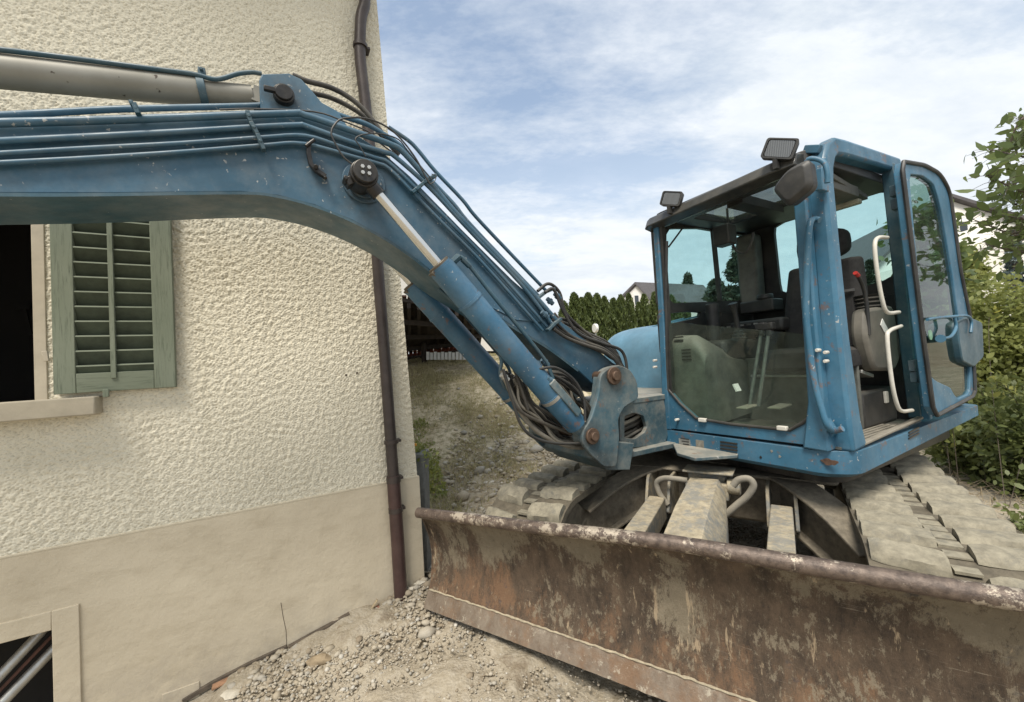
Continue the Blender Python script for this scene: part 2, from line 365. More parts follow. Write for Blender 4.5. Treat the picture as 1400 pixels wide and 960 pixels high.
# green shutter wood
m = Mat('weathered_green_wood', .7, 0, .3)
g1 = m.noise(9, 8, .7, m.map((14, 14, 1)), .6)
c = m.mix(m.ramp(m.noise(3, 4, .5), [(.3, 0.), (.7, 1.)]), (.165, .19, .14), (.21, .235, .18))
c = m.mix(m.ramp(g1, [(.5, 0.), (.68, .7)]), c, (.075, .095, .065))
m.col(c); m.bump(g1, .4, .002); GREEN = m.m
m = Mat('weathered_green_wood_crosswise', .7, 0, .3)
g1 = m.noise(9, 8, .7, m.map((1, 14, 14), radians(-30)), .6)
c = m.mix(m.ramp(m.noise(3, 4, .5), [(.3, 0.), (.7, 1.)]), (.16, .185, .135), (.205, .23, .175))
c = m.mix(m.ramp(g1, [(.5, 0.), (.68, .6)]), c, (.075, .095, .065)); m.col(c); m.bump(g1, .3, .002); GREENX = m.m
SLATM = plain('slat_shade_green_wood', (.062, .08, .055), .8, 0, .35, 12)  # darker green paints the shade of the slat undersides into the wood
PIPE = plain('brown_coated_downpipe', (.045, .034, .032), .45, .2, .3, 9, .08)
STONE = plain('sill_stone', (.42, .375, .29), .8, 0, .12, 14, .0)
CREAMW = plain('cream_window_wood', (.46, .41, .32), .6, 0, .12, 10)
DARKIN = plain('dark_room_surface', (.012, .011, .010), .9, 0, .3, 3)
# rusty blade
def steel_mud(name, lower):
    m = Mat(name, .72, .1, .4)
    B = lambda sx, sz, l=(0, 0, 0): m.map((sx, sx, sz), radians(-146), l)
    c = m.mix(m.ramp(m.noise(9, 12, .82, B(1.0, .4), .3), [(.38, 0.), (.62, 1.)]), (.040, .029, .021), (.13, .092, .062))
    sepz = m.N('ShaderNodeSeparateXYZ'); m.L(m.pos, sepz.inputs[0])
    def mr(a, b, c0, c1, ax=2):
        n = m.N('ShaderNodeMapRange'); n.inputs[1].default_value = a; n.inputs[2].default_value = b; n.inputs[3].default_value = c0; n.inputs[4].default_value = c1; m.L(sepz.outputs[ax], n.inputs[0]); return n.outputs[0]
    rust = m.math('ADD', m.noise(6.5, 11, .82, B(1.1, .4, (5, 3, 1))), m.math('ADD', mr(.30, .62, .08, -.07), mr(-.7, .6, .05, -.04, 0)))
    c = m.mix(m.ramp(rust, [(.52, 0.), (.64, .85)]), c, m.mix(m.noise(14, 6, .7), (.13, .072, .042), (.25, .15, .085)))
    fine = m.math('ADD', m.math('ADD', m.math('MULTIPLY', m.noise(15, 12, .86, B(1.0, .33), .25), .65), m.math('MULTIPLY', m.noise(5, 5, .6, B(.6, .8), .4), .35)), m.math('ADD', mr(.32, .72, -.07, .06), m.math('MULTIPLY', m.math('SUBTRACT', m.noise(1.6, 4, .6), .5), .55)))
    c = m.mix(m.ramp(fine, [(.53, 0.), (.575, .85)]), c, m.mix(m.noise(22, 6, .7), (.14, .115, .08), (.29, .25, .18)))
    c = m.mix(m.ramp(m.math('ADD', m.noise(42, 9, .8, B(1.0, .5)), m.math('MULTIPLY', m.math('SUBTRACT', m.noise(2.4, 4, .6), .5), .5)), [(.57, 0.), (.61, .75)]), c, (.24, .205, .148))
    c = m.mix(m.ramp(m.noise(30, 8, .8, B(1, .4, (4, 4, 4))), [(.58, 0.), (.63, .6)]), c, (.035, .026, .022))
    drip = m.math('ADD', m.noise(5, 6, .7, B(4, .55, (2, 2, 7))), m.math('MULTIPLY', m.math('SUBTRACT', m.noise(1.3, 3, .5), .5), .4))
    c = m.mix(m.ramp(drip, [(.62, 0.), (.66, .7)]), c, (.42, .33, .22))
    scr = m.math('MULTIPLY', m.ramp(m.noise(7, 6, .7, m.map((1.1, 1.1, 24), radians(-146)), .5), [(.61, 0.), (.645, 1.)]), m.ramp(m.noise(3, 9, .8), [(.50, 0.), (.60, .4)]))
    c = m.mix(scr, c, (.44, .39, .31))
    c = m.mix(m.ramp(m.noise(2.6, 7, .72, B(1.2, 1, (9, 1, 3))), [(.60, 0.), (.67, .8)]), c, (.05, .05, .058))
    m.col(c); m.bump(m.math('ADD', fine, m.math('MULTIPLY', m.noise(55, 7, .75), .35)), .85, .012); return m.m
RUST = steel_mud('rusty_worn_blade', 0)
m = Mat('blade_rim_tube', .40, .3, .5)
c = m.mix(m.ramp(m.noise(30, 8, .75), [(.4, 0.), (.6, 1.)]), (.075, .056, .047), (.17, .13, .105))
c = m.mix(m.ramp(m.math('ADD', m.noise(16, 10, .8), m.math('MULTIPLY', m.noise(2.5, 3, .5), .5)), [(.80, 0.), (.84, .9)]), c, (.46, .40, .32))
c = m.mix(m.ramp(m.noise(3, 6, .7), [(.58, 0.), (.7, .7)]), c, (.28, .16, .09)); m.col(c); m.bump(m.noise(40, 7, .75), .7, .005); RIM = m.m
m = Mat('worn_cutting_edge', .55, .3, .5)
c = m.mix(m.ramp(m.noise(5, 9, .75, m.map((2, 2, .8))), [(.35, 0.), (.65, 1.)]), (.12, .085, .06), (.25, .21, .165))
c = m.mix(m.ramp(m.noise(4, 9, .78), [(.47, 0.), (.60, .7)]), c, (.19, .11, .06))
c = m.mix(m.ramp(m.noise(14, 9, .8), [(.56, 0.), (.62, .7)]), c, (.44, .40, .32)); m.col(c); m.bump(m.noise(60, 7, .75), .6, .005); EDGE = m.m
# ground
m = Mat('stony_ground', .95, 0, .2)
pz = m.N('ShaderNodeSeparateXYZ'); m.L(m.pos, pz.inputs[0])
c = m.mix(m.ramp(m.noise(1.7, 8, .7), [(.35, 0.), (.65, 1.)]), (.245, .205, .145), (.37, .325, .25))
c = m.mix(m.ramp(m.noise(26, 6, .7), [(.4, 0.), (.65, .7)]), c, (.42, .38, .31))
c = m.mix(m.ramp(m.noise(5, 6, .7), [(.56, 0.), (.66, .6)]), c, (.14, .105, .07))
far = m.N('ShaderNodeMapRange'); far.inputs[1].default_value = 4.2; far.inputs[2].default_value = 6.0; m.L(pz.outputs[1], far.inputs[0])
gr = m.mix(m.ramp(m.noise(1.1, 6, .65), [(.4, 0.), (.62, 1.)]), (.32, .27, .185), (.50, .435, .32))
gr = m.mix(m.ramp(m.noise(9, 7, .75), [(.45, 0.), (.6, .8)]), gr, (.15, .14, .065))
c = m.mix(far.outputs[0], c, gr)
m.col(c); m.bump(m.math('ADD', m.noise(22, 8, .7), m.math('MULTIPLY', m.vor(70), .5)), .8, .012); GROUND = m.m
m = Mat('mixed_pebble_stone', .85, 0, .25)
oi = m.N('ShaderNodeObjectInfo'); rnd = m.vor(9, None, 'F1', 1)
at_ = m.N('ShaderNodeAttribute', attribute_name='tone')
c = m.ramp(at_.outputs['Fac'], [(0, (.24, .195, .14)), (.35, (.36, .315, .24)), (.7, (.42, .38, .31)), (.92, (.31, .30, .27)), (1, (.55, .52, .46))])
c = m.mix(m.ramp(m.noise(45, 6, .7), [(.4, 0.), (.7, .5)]), c, (.30, .25, .18)); m.col(c); m.bump(m.noise(120, 4, .6), .4, .003); PEB = m.m
ROCK = plain('brown_rock', (.27, .21, .135), .9, 0, .35, 14, 0, .4)
ROCKL = plain('pale_rock', (.50, .46, .38), .9, 0, .25, 14, 0, .4)
def leafmat(name, a, b, back=.25, cc=None):
    m = Mat(name, .5, 0, .4)
    t = m.N('ShaderNodeAttribute', attribute_name='tone')
    st = [(0, a), (1, b)] if cc is None else [(0, a), (.88, b), (.94, cc), (1, cc)]
    m.col(m.mix(.35, m.ramp(t.outputs['Fac'], st), m.mix(m.noise(3, 3, .6), tuple(x*.7 for x in a), tuple(x*1.2 for x in b))))
    tl = m.N('ShaderNodeBsdfTranslucent'); tl.inputs[0].default_value = tuple(x*1.6 for x in b)+(1,)
    mx = m.N('ShaderNodeMixShader'); mx.inputs[0].default_value = back; m.L(m.b.outputs[0], mx.inputs[1]); m.L(tl.outputs[0], mx.inputs[2])
    m.L(mx.outputs[0], m.t.nodes['Material Output'].inputs[0]); return m.m
LEAFA = leafmat('cherry_leaves', (.05, .08, .03), (.15, .19, .06), .3)
LEAFB = leafmat('shrub_leaves', (.09, .12, .035), (.29, .31, .10), .3, (.42, .38, .08))
LEAFC = leafmat('thuja_foliage', (.035, .055, .02), (.13, .165, .05), .15)
LEAFD = leafmat('dark_conifer_needles', (.022, .035, .022), (.05, .07, .04), .1)
LEAFI = leafmat('low_ivy_leaves', (.06, .085, .03), (.19, .22, .075), .25)
LEAFS = leafmat('blue_spruce_needles', (.10, .14, .14), (.2, .25, .25), .1)
GRASSM = leafmat('meadow_grass', (.22, .21, .10), (.46, .41, .25), .3, (.58, .50, .35))
BARK = plain('bark', (.10, .08, .06), .9, 0, .4, 20, 0, .4)
TWIG = plain('dry_stalk', (.36, .29, .19), .8, 0, .3, 20)
HWALL = plain('white_house_render', (.72, .70, .66), .9, 0, .05, 2)
ROOFG = plain('grey_roof_tile', (.10, .095, .10), .8, 0, .25, 6)
ROOFR = plain('old_brown_tile', (.12, .06, .045), .8, 0, .4, 8)
WOODDK = plain('dark_timber', (.035, .026, .02), .8, 0, .4, 10)
WINDK = plain('dark_window_glass', (.04, .05, .06), .15, 0, .2, 3)
# ==== GEOMETRY ====

# ================================================================= terrain
VW = 2.753     # house facade plane in frame A
def sm(a, b, x): t = np.clip((x-a)/(b-a), 0, 1); return t*t*(3-2*t)
def gz(x, y):
    x = np.asarray(x, float); y = np.asarray(y, float)
    u = x*A.d[0]+y*A.d[1]; v = x*A.n[0]+y*A.n[1]
    z = np.interp(u, [-2.5, -.46, -.23, .3, .79, 1.6, 3], [-.37, -.075, .01, .075, .125, .09, .10])
    z = z + .05*np.exp(-((u-.75)**2+(v-2.72)**2)/.05)
    z = z + (1.75*sm(4.2, 11.5, y)+.35*sm(11, 22, y)) * (1-.75*sm(.8, 4.5, x-.12*y))
    z = z + .16*np.exp(-((x-.35)**2/.8+(y-5.6)**2/1.2))
    z = z + .02*np.sin(x*2.1+1)*np.cos(y*1.7) 
    return z
def gz1(x, y): return float(gz(x, y))
def grid_mesh(name, xs, ys, zf, mat):
    X, Y = np.meshgrid(xs, ys); Z = zf(X, Y); n, k = X.shape
    me = bpy.data.meshes.new(name); V = np.stack([X, Y, Z], -1).reshape(-1, 3)
    i = np.arange(n*k).reshape(n, k); Fq = np.stack([i[:-1, :-1], i[:-1, 1:], i[1:, 1:], i[1:, :-1]], -1).reshape(-1, 4)
    me.vertices.add(len(V)); me.vertices.foreach_set('co', V.ravel()); me.loops.add(Fq.size); me.loops.foreach_set('vertex_index', Fq.ravel())
    me.polygons.add(len(Fq)); me.polygons.foreach_set('loop_start', np.arange(0, Fq.size, 4)); me.polygons.foreach_set('loop_total', np.full(len(Fq), 4))
    me.update(); me.validate(); me.shade_smooth()
    if mat: me.materials.append(mat)
    return me
def bandnoise(n, k, wl, seed, aniso=(1, 1), wd=.18):   # smooth band-limited noise field, wavelength in samples
    r = np.random.RandomState(seed).randn(n, k); f = np.fft.rfft2(r)
    fy = np.fft.fftfreq(n)[:, None]*aniso[0]; fx = np.fft.rfftfreq(k)[None]*aniso[1]; q = np.sqrt(fx**2+fy**2)*wl
    f *= np.exp(-((q-1)**2)/wd); h = np.fft.irfft2(f, (n, k)); return h/h.std()
def nonuni(a, b, c, d, fine, coarse_n):
    return np.concatenate([a-(a-c)*0 + np.geomspace(1, 1+abs(c-a), coarse_n)[::-1]*np.sign(c-a)*-1*0 + 0]) if 0 else None
xs = np.concatenate([-1.8-np.geomspace(.05, 300, 60)[::-1], np.arange(-1.8, 2.6, .02), 2.6+np.geomspace(.02, 300, 90)])
ys = np.concatenate([.6-np.geomspace(.05, 300, 40)[::-1], np.arange(.6, 4.2, .02), 4.2+np.geomspace(.02, 300, 150)])
gN = bandnoise(len(ys), len(xs), 14, 3)*.008+bandnoise(len(ys), len(xs), 5, 4)*.0045+bandnoise(len(ys), len(xs), 40, 5)*.012
def ground_z(X, Y):
    near = (1-sm(5, 9, np.hypot(X, Y)))
    return gz(X, Y) + gN*(.35+.65*near)
me = grid_mesh('ground', xs, ys, ground_z, GROUND)
g = bpy.data.objects.new('ground', me); COL.objects.link(g); g['kind'] = 'structure'

# pebbles: uncountable gravel, one object
def stone_base(seed, lvl=1):
    import bmesh
    r = np.random.RandomState(seed); bm = bmesh.new(); bmesh.ops.create_icosphere(bm, subdivisions=lvl, radius=1)
    V = np.array([v.co[:] for v in bm.verts]); Fc = np.array([[v.index for v in f.verts] for f in bm.faces]); bm.free()
    V *= 1+.18*r.randn(len(V), 1)*.8; V *= np.array([1, .78, .55]); return V, Fc
def scatter(name, pts, sizes, tones, mat, lvl, bases=6, sink=.25):
    B = [stone_base(50+i, lvl) for i in range(bases)]; VV = []; FF = []; TT = []; o = 0
    for i, (p, s_) in enumerate(zip(pts, sizes)):
        V, Fc = B[i % bases]; a = RNG.uniform(0, 2*pi); t = RNG.uniform(-.4, .4)
        c_, s2 = cos(a), sin(a); M = np.array([[c_, -s2, 0], [s2, c_, 0], [0, 0, 1]]) @ np.array([[1, 0, 0], [0, cos(t), -sin(t)], [0, sin(t), cos(t)]])
        VV.append((V*s_)@M.T+np.array(p)+np.array([0, 0, s_*sink])); FF.append(Fc+o); TT.append(np.full(len(Fc), tones[i])); o += len(V)
    V = np.concatenate(VV); Fc = np.concatenate(FF); T_ = np.concatenate(TT)
    me = bpy.data.meshes.new(name); me.vertices.add(len(V)); me.vertices.foreach_set('co', V.ravel()); me.loops.add(Fc.size); me.loops.foreach_set('vertex_index', Fc.ravel())
    me.polygons.add(len(Fc)); me.polygons.foreach_set('loop_start', np.arange(0, Fc.size, 3)); me.polygons.foreach_set('loop_total', np.full(len(Fc), 3))
    at2 = me.attributes.new('tone', 'FLOAT', 'FACE'); at2.data.foreach_set('value', T_.astype(np.float32)); me.update(); me.shade_smooth(); me.materials.append(mat)
    ob = bpy.data.objects.new(name, me); COL.objects.link(ob); return ob
pts = []; szs = []; tn = []
def clump(x, y): return mnoise.noise(Vector((x*1.7, y*1.7, 3.)))
while len(pts) < 36000:
    x = RNG.uniform(-1.6, 2.0); y = RNG.uniform(1.0, 4.3)
    v = x*A.n[0]+y*A.n[1]; u = x*A.d[0]+y*A.d[1]
    if v > VW-.03 and u < .85: continue
    edge = math.exp(-max(VW-.05-v, 0)/.35) if u < 1.0 else 0
    if RNG.rand() > .5+.5*edge+.6*clump(x, y): continue
    d = math.hypot(x, y)
    s_ = min(.034, .0022+.0013*d+RNG.exponential(.0022+.0045*edge*(RNG.rand() < .5)))
    pts.append((x, y, gz1(x, y))); szs.append(s_); tn.append(RNG.rand())
for k in range(3500):      # coarser stones on the bank beyond
    x = RNG.normal(.5, .9); y = RNG.normal(5.6, .9)
    pts.append((x, y, gz1(x, y))); szs.append(.01+RNG.exponential(.012)); tn.append(RNG.uniform(.4, 1))
o = scatter('gravel', pts, szs, tn, PEB, 1); o['kind'] = 'stuff'; o['label'] = 'loose mixed gravel and pebbles over the dirt between wall and blade'
def rock(px, py, r, label, mat, sq=(1, .8, .7), seed=1, plane=None):
    r_ = (px-CX)/FPX*RR-(py-CY)/FPX*UU+F0; p = None
    for t in np.linspace(.8, 14, 1300):      # meet the terrain
        q = CP+t*r_
        if q[2] < gz1(q[0], q[1]): p = q; break
    V, Fc = stone_base(seed, 2); 
    nz = np.array([mnoise.noise(Vector(v*1.8+seed)) for v in V]); V = V*(1+.35*nz[:, None])*np.array(sq)*r
    mb = MB().add([V_+p+np.array([0, 0, r*.28]) for V_ in V], [tuple(f) for f in Fc])
    return part('rock', mb, mat, None, smooth=50, label=label, cat_='rock')
rock(437, 905, .055, 'brown angular rock on the gravel, biggest stone along the plinth', ROCK, (1.0, .9, .8), 3)
rock(455, 874, .034, 'pale rounded stone beside the plinth just behind the brown rock', ROCKL, (1.1, .9, .7), 4)
rock(318, 952, .045, 'pale stone cut by the lower picture edge near the plinth', ROCKL, (1.2, .9, .55), 5)
rock(575, 799, .032, 'round white pebble touching the rusty blade end', ROCKL, (1.1, .9, .75), 6)
rock(562, 807, .030, 'white pebble at the foot of the brown downpipe', ROCKL, (1.2, .8, .7), 7)
rock(686, 582, .07, 'white stone lying alone on the bare bank behind the boom cylinders', ROCKL, (1, 1, .7), 8)

# ================================================================= the house
house = thing('house', 'cream roughcast house with smooth plinth, green shutter and brown downpipe', 'house', tuple(A(0, VW+3, -.3)))
ULO, UHI, WLO, WHI = -1.42, .788, .862, 4.5
WIN = (-2.15, A.on(62, 400, v=VW)[0]+.004, 1.475, 2.80)     # window opening u0,u1,w0,w1
nu = int((UHI-ULO)/.0042); nw = int((WHI-WLO)/.0042)
us = np.linspace(ULO, UHI, nu); ws = np.linspace(WLO, WHI, nw)
hb_ = bandnoise(nw, nu, 3.6, 21, (.72, 1.25), .55); h = (np.tanh(hb_*1.0)*.0015+hb_*.0006)+bandnoise(nw, nu, 10, 22)*.0011+bandnoise(nw, nu, 2.2, 23)*.0004
Ug, Wg = np.meshgrid(us, ws)
lean = -.033*(Wg-WLO)*((Ug-ULO)/(UHI-ULO))
Vg = VW-h-.004
Ul = Ug+lean
P3 = Ul[..., None]*A.d+Vg[..., None]*A.n+Wg[..., None]*A.z
c0 = P3.reshape(-1, 3).mean(0)
idx = np.arange(nw*nu).reshape(nw, nu); Fq = np.stack([idx[:-1, :-1], idx[:-1, 1:], idx[1:, 1:], idx[1:, :-1]], -1).reshape(-1, 4)
cu = Ug[:-1, :-1].ravel(); cw = Wg[:-1, :-1].ravel(); keep = ~((cu > WIN[0]) & (cu < WIN[1]) & (cw > WIN[2]) & (cw < WIN[3])); Fq = Fq[keep]
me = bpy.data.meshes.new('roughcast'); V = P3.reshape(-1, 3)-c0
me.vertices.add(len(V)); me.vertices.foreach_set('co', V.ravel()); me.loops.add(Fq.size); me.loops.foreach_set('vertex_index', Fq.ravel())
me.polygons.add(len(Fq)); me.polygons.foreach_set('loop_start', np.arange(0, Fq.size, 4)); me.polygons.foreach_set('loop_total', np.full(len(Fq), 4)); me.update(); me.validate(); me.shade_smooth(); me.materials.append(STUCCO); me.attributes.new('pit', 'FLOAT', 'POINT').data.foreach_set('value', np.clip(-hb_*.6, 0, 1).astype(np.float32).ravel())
wb = MB()
def wl(u0, u1, v0, v1, w0, w1): wb.box(A, u0, u1, v0, v1, w0, w1)
wl(-7, WIN[0], VW, VW+.3, -.6, 5.3); wl(WIN[0]+.001, WIN[1], VW+.006, VW+.3, WIN[3], 5.3); wl(WIN[0]+.001, WIN[1], VW+.006, VW+.3, .2+.66, WIN[2])
def leanbox(u0, u1, v0, v1, w0, w1):
    f = lambda u, w: u-(.033*(w-WLO) if u == u1 and w > WLO else 0)*(1)
    wb.loft([[A(f(u, w), v, w) for u, v in ((u0, v0), (u1, v0), (u1, v1), (u0, v1))] for w in (w0, w1)])
leanbox(WIN[1]+.002, UHI, VW+.006, VW+.3, .86, 5.3)
leanbox(UHI-.3, UHI-.001, VW+.301, 12, -.6, 5.3)
wl(-7, UHI-.31, 11.7, 12, -.6, 5.3); wl(-7, -6.7, VW+.31, 11.69, -.6, 5.3); wl(-6.69, UHI-.31, VW+.31, 11.6, 5.1, 5.29)
hwall = part('wall', wb, STUCCO, house, smooth=0)
wr = bpy.data.objects.new('roughcast', me); COL.objects.link(wr); LOC[wr] = Vector(c0); wr.parent = house; wr.location = LOC[wr]-LOC[house]
rb = MB().prismu(A, [(VW-.65, 5.05), (VW-.65, 5.2), (7, 8.2), (12.6, 5.2), (12.6, 5.05), (7, 8.05)], -7.6, 1.35); part('roof', rb, WOODDK, house)
# plinth
BW = A.on(71, 880, v=VW-.02); PT = .861
pb = MB(); PV = VW-.014
bt_ = A.on(71, 861.5, v=PV)[2]; pb.prism(A, [(-7, -.8), (-7, PT), (UHI+.012, PT), (UHI+.012, -.8), (BW[0], -.8), (BW[0], bt_), (-2., bt_), (-2., -.8)], PV, VW+.30)
pl_ = part('plinth', pb, PLINTH, house, bevel=.004, smooth=0)
part('plinth_edge', MB().box(A, -7, UHI+.010, PV-.0015, VW, PT-.006, PT+.004), plain('pale_edge_render', (.58, .52, .40), .9, 0, .15, 30), house, bevel=.002)
o = A.on(109, 825, v=PV); fb = MB()
bu1, bw1 = A.on(70.5, 862, v=PV-.012)[0], A.on(70.5, 862, v=PV-.012)[2]
fb.box(A, bu1, o[0], PV-.012, PV+.2, -.8, o[2]); fb.box(A, -2.1, bu1-.0005, PV-.0115, PV+.2, bw1, o[2]-.0005)
part('basement_window_surround', fb, PLINTH, house, bevel=.003)
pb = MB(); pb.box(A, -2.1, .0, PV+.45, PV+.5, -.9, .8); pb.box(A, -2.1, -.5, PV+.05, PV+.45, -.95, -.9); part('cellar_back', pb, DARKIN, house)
for k, (a, b) in enumerate((((-20, 945), (74, 845)), ((-20, 985), (92, 868)))):
    p = A.P(*a, v=PV+.10); q = A.P(*b, v=PV+.22)
    part('cellar_pipe', MB().cyl(p, q, .022, 16), STEELG, house, label='grey plastic pipe leaning inside the cellar opening' if not k else 'grey pipe with rusty side inside the cellar opening, lower one')
p = A.P(-20, 965, v=PV+.12); q = A.P(84, 856, v=PV+.24); part('cellar_pipe', MB().cyl(p, q, .008, 8), ROOFR, house, label='thin rusty rod between the grey pipes')
cr = MB().tube([A.P(x, y, v=PV-.001) for x, y in ((384, 824), (387, 843), (391, 862), (392, 886))], .0014, 4); part('crack_line', cr, BARK, house)
cr = MB().box(A, A.on(222, 955, v=PV)[0], A.on(273, 940, v=PV)[0], PV-.006, PV+.02, -.4, A.on(273, 931, v=PV)[2]); part('plinth_patch', cr, PLINTH, house, bevel=.002)
# window
wm = thing  # (alias kept short)
fr = MB()
iu = A.on(50, 400, v=VW+.03)[0]
fr.box(A, iu, WIN[1], VW-.012, VW+.10, WIN[2], WIN[3]); fr.box(A, WIN[0], iu-.001, VW-.011, VW+.10, WIN[3]-.07, WIN[3]-.001)
win = part('window', fr, CREAMW, house, bevel=.003, label='open window with cream frame')
part('track', MB().box(A, WIN[0], iu-.002, VW+.02, VW+.11, WIN[2]+.012, WIN[2]+.045), WHITEP, win, bevel=.003)
part('track', MB().box(A, WIN[0], iu-.002, VW+.0, VW+.019, WIN[2]+.003, WIN[2]+.020), WHITEP, win, bevel=.002)
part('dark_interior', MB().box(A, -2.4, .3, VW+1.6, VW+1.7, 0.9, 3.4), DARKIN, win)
hm = MB().bar(A.P(22, 421, v=VW+1.5), A.P(42, 420, v=VW+1.5), .03, .03); hm.bar(A.P(33, 421, v=VW+1.5), A.P(42, 458, v=VW+1.5), .02, .02); part('wall_hook', hm, DARKIN, win)
s0 = A.on(130, 567, v=VW-.105)
part('window_sill', MB().box(A, -2.3, s0[0], VW-.105, VW+.02, s0[2], A.on(128, 542, v=VW-.105)[2]), STONE, win, bevel=.006)
# shutter
SV = VW-.052
def su(px, py): return A.on(px, py, v=SV)
u0, u1 = su(70, 420)[0], su(237, 420)[0]; w0 = su(150, 535)[2]; w1 = 2.79
ua, ub = su(101, 420)[0], su(207.5, 420)[0]; wr_ = su(150, 509)[2]; um = su(153, 420)[0]
shb = MB().box(A, u0, ua, SV, SV+.034, w0, w1); shutter = part('shutter', shb, GREEN, house, bevel=.003, label='weathered green louvred shutter')
part('stile', MB().box(A, ub, u1, SV, SV+.034, w0, w1), GREEN, shutter, bevel=.003)
part('rail', MB().box(A, ua+.0006, ub-.0006, SV+.001, SV+.034, w0+.001, wr_), GREENX, shutter, bevel=.002)
part('rail', MB().box(A, ua+.0006, ub-.0006, SV+.001, SV+.034, w1-.09, w1-.001), GREENX, shutter, bevel=.002)
part('mullion', MB().box(A, um-.010, um+.010, SV-.007, SV+.012, wr_-.03, w1-.05), GREEN, shutter, bevel=.002)
sp_ = (su(150, 316)[2]-su(150, 494)[2])/9.0
k = 0; w = wr_+.028; first = None
while w < w1-.11:
    if first is None:
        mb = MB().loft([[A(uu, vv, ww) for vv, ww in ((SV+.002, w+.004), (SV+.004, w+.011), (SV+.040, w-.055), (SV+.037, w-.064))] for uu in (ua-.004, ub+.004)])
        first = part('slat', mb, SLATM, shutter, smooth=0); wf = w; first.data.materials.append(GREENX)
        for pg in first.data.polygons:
            if abs(pg.area-(ub-ua+.008)*.0073) < .002*(ub-ua) : pg.material_index = 1  # front edge faces get the paler green: sky light put into their colour
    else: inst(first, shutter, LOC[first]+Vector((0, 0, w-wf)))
    w += sp_
for (px, py) in ((64, 488),): part('hinge', MB().bar(A.P(px-3, py-8, v=SV), A.P(px, py+6, v=SV), .018, .014), CREAMW, shutter, bevel=.002)
part('catch', MB().bar(A.P(145, 532, v=SV-.02), A.P(145, 543, v=SV-.02), .022, .012).bar(A.P(145, 541, v=SV), A.P(145, 541, v=VW), .012, .012), GREEN, shutter, bevel=.002)
# downpipe
DV = VW-.062
pc = [(499, -60), (499, 0), (494, 22), (492.5, 45), (492.5, 80), (497, 120), (501.5, 160), (508, 230), (517, 370), (527, 500), (538, 655)]
pts_ = [A.P(x, y, v=DV) for x, y in pc]
dp = part('downpipe', MB().tube(cat(pts_, 5), .036, 18), PIPE, house, label='brown coated rain downpipe at the house corner')
pts_ = [A.P(x, y, v=DV) for x, y in ((537.5, 650), (543, 730), (548.5, 822))]
part('lower_pipe', MB().tube(pts_, .0415, 18), plain('reddish_brown_pipe', (.07, .04, .037), .4, .2, .25, 9, .05), dp)
for (px, py, hh) in ((492.5, 63, .012), (535, 604, .012), (538, 655, .02), (541, 697, .014)):
    p = A.P(px, py, v=DV); part('pipe_clamp', MB().cyl(p-A.z*hh, p+A.z*hh, .0455, 18).box(A, *(lambda u: (u+.04, u+.062))(p@A.d), DV-.006, VW, p[2]-.008, p[2]+.008), PIPE, dp)
for (px, py) in ((473, 513), (488, 510)):
    p = A.P(px, py, v=VW-.004); part('wall_hole', MB().cyl(p-A.n*.003, p+A.n*.004, .007, 8), BARK, house)
# debris along the foot of the wall
def strip(pts2, w_, h_, mat, name, label, cat_, v=VW-.035):
    P_ = [A.P(x, y, v=v) for x, y in pts2]; mb = MB().sweep(P_, [(-w_, -h_), (w_, -h_), (w_, h_), (-w_, h_)]); return part(name, mb, mat, None, bevel=.002, label=label, cat_=cat_)
strip([(478, 862), (500, 845), (516, 820)], .010, .004, TWIG, 'wood_lath', 'split pale lath lying against the plinth near the downpipe', 'lath', VW-.06)
strip([(290, 940), (335, 918), (345, 912)], .022, .005, plain('rotten_board', (.30, .17, .10), .85, 0, .4, 20), 'wood_board', 'rotten reddish board piece along the foot of the plinth', 'board', VW-.05)
strip([(490, 852), (520, 832)], .02, .02, plain('broken_brick', (.27, .13, .09), .85, 0, .35, 20), 'brick_fragment', 'broken red brick at the foot of the plinth beside the downpipe', 'brick', VW-.06)
strip([(395, 886), (420, 872), (450, 856), (478, 840)], .014, .012, BARK, 'rotten_wood_strip', 'dark rotten wood strip in the gap under the plinth', 'board', VW-.03)
strip([(250, 958), (290, 934), (340, 908), (392, 884)], .012, .010, BARK, 'rotten_wood_strip', 'long dark wood strip under the plinth beside the cracked line', 'board', VW-.02)

# ================================================================= foliage helpers
def leaf_mesh(name, C_, size, mat, tone=None, long_=1.6, hang=.0, seed=1, hexa=False, dirs=None, flat=0):
    r = np.random.RandomState(seed); n = len(C_); C_ = np.asarray(C_, float)
    a = r.randn(n, 3) if dirs is None else dirs+r.randn(n, 3)*.45
    a[:, 2] -= hang; a /= np.linalg.norm(a, axis=1)[:, None]
    b = np.cross(a, r.randn(n, 3)+np.array([0, 0, flat])[None]*0); b /= np.linalg.norm(b, axis=1)[:, None]; nn = np.cross(a, b)
    s = (np.asarray(size)*np.ones(n)*r.uniform(.6, 1.3, n))[:, None]; L_ = a*s*long_*.5; B_ = b*s*.5; K = nn*s*.16
    if hexa: Vt = np.stack([C_-L_, C_-L_*.35+B_*.85+K, C_+L_*.35+B_*.75+K, C_+L_, C_+L_*.35-B_*.75+K, C_-L_*.35-B_*.85+K], 1); q = 6
    else: Vt = np.stack([C_-L_, C_+B_+K, C_+L_, C_-B_+K], 1); q = 4
    V = Vt.reshape(-1, 3); Fq = np.arange(len(V)); c = V.mean(0)
    me = bpy.data.meshes.new(name); me.vertices.add(len(V)); me.vertices.foreach_set('co', (V-c).ravel()); me.loops.add(len(V)); me.loops.foreach_set('vertex_index', Fq)
    me.polygons.add(n); me.polygons.foreach_set('loop_start', np.arange(0, len(V), q)); me.polygons.foreach_set('loop_total', np.full(n, q))
    t = (tone if tone is not None else r.rand(n)).astype(np.float32); me.attributes.new('tone', 'FLOAT', 'FACE').data.foreach_set('value', t); me.update(); me.materials.append(mat)
    return me, c
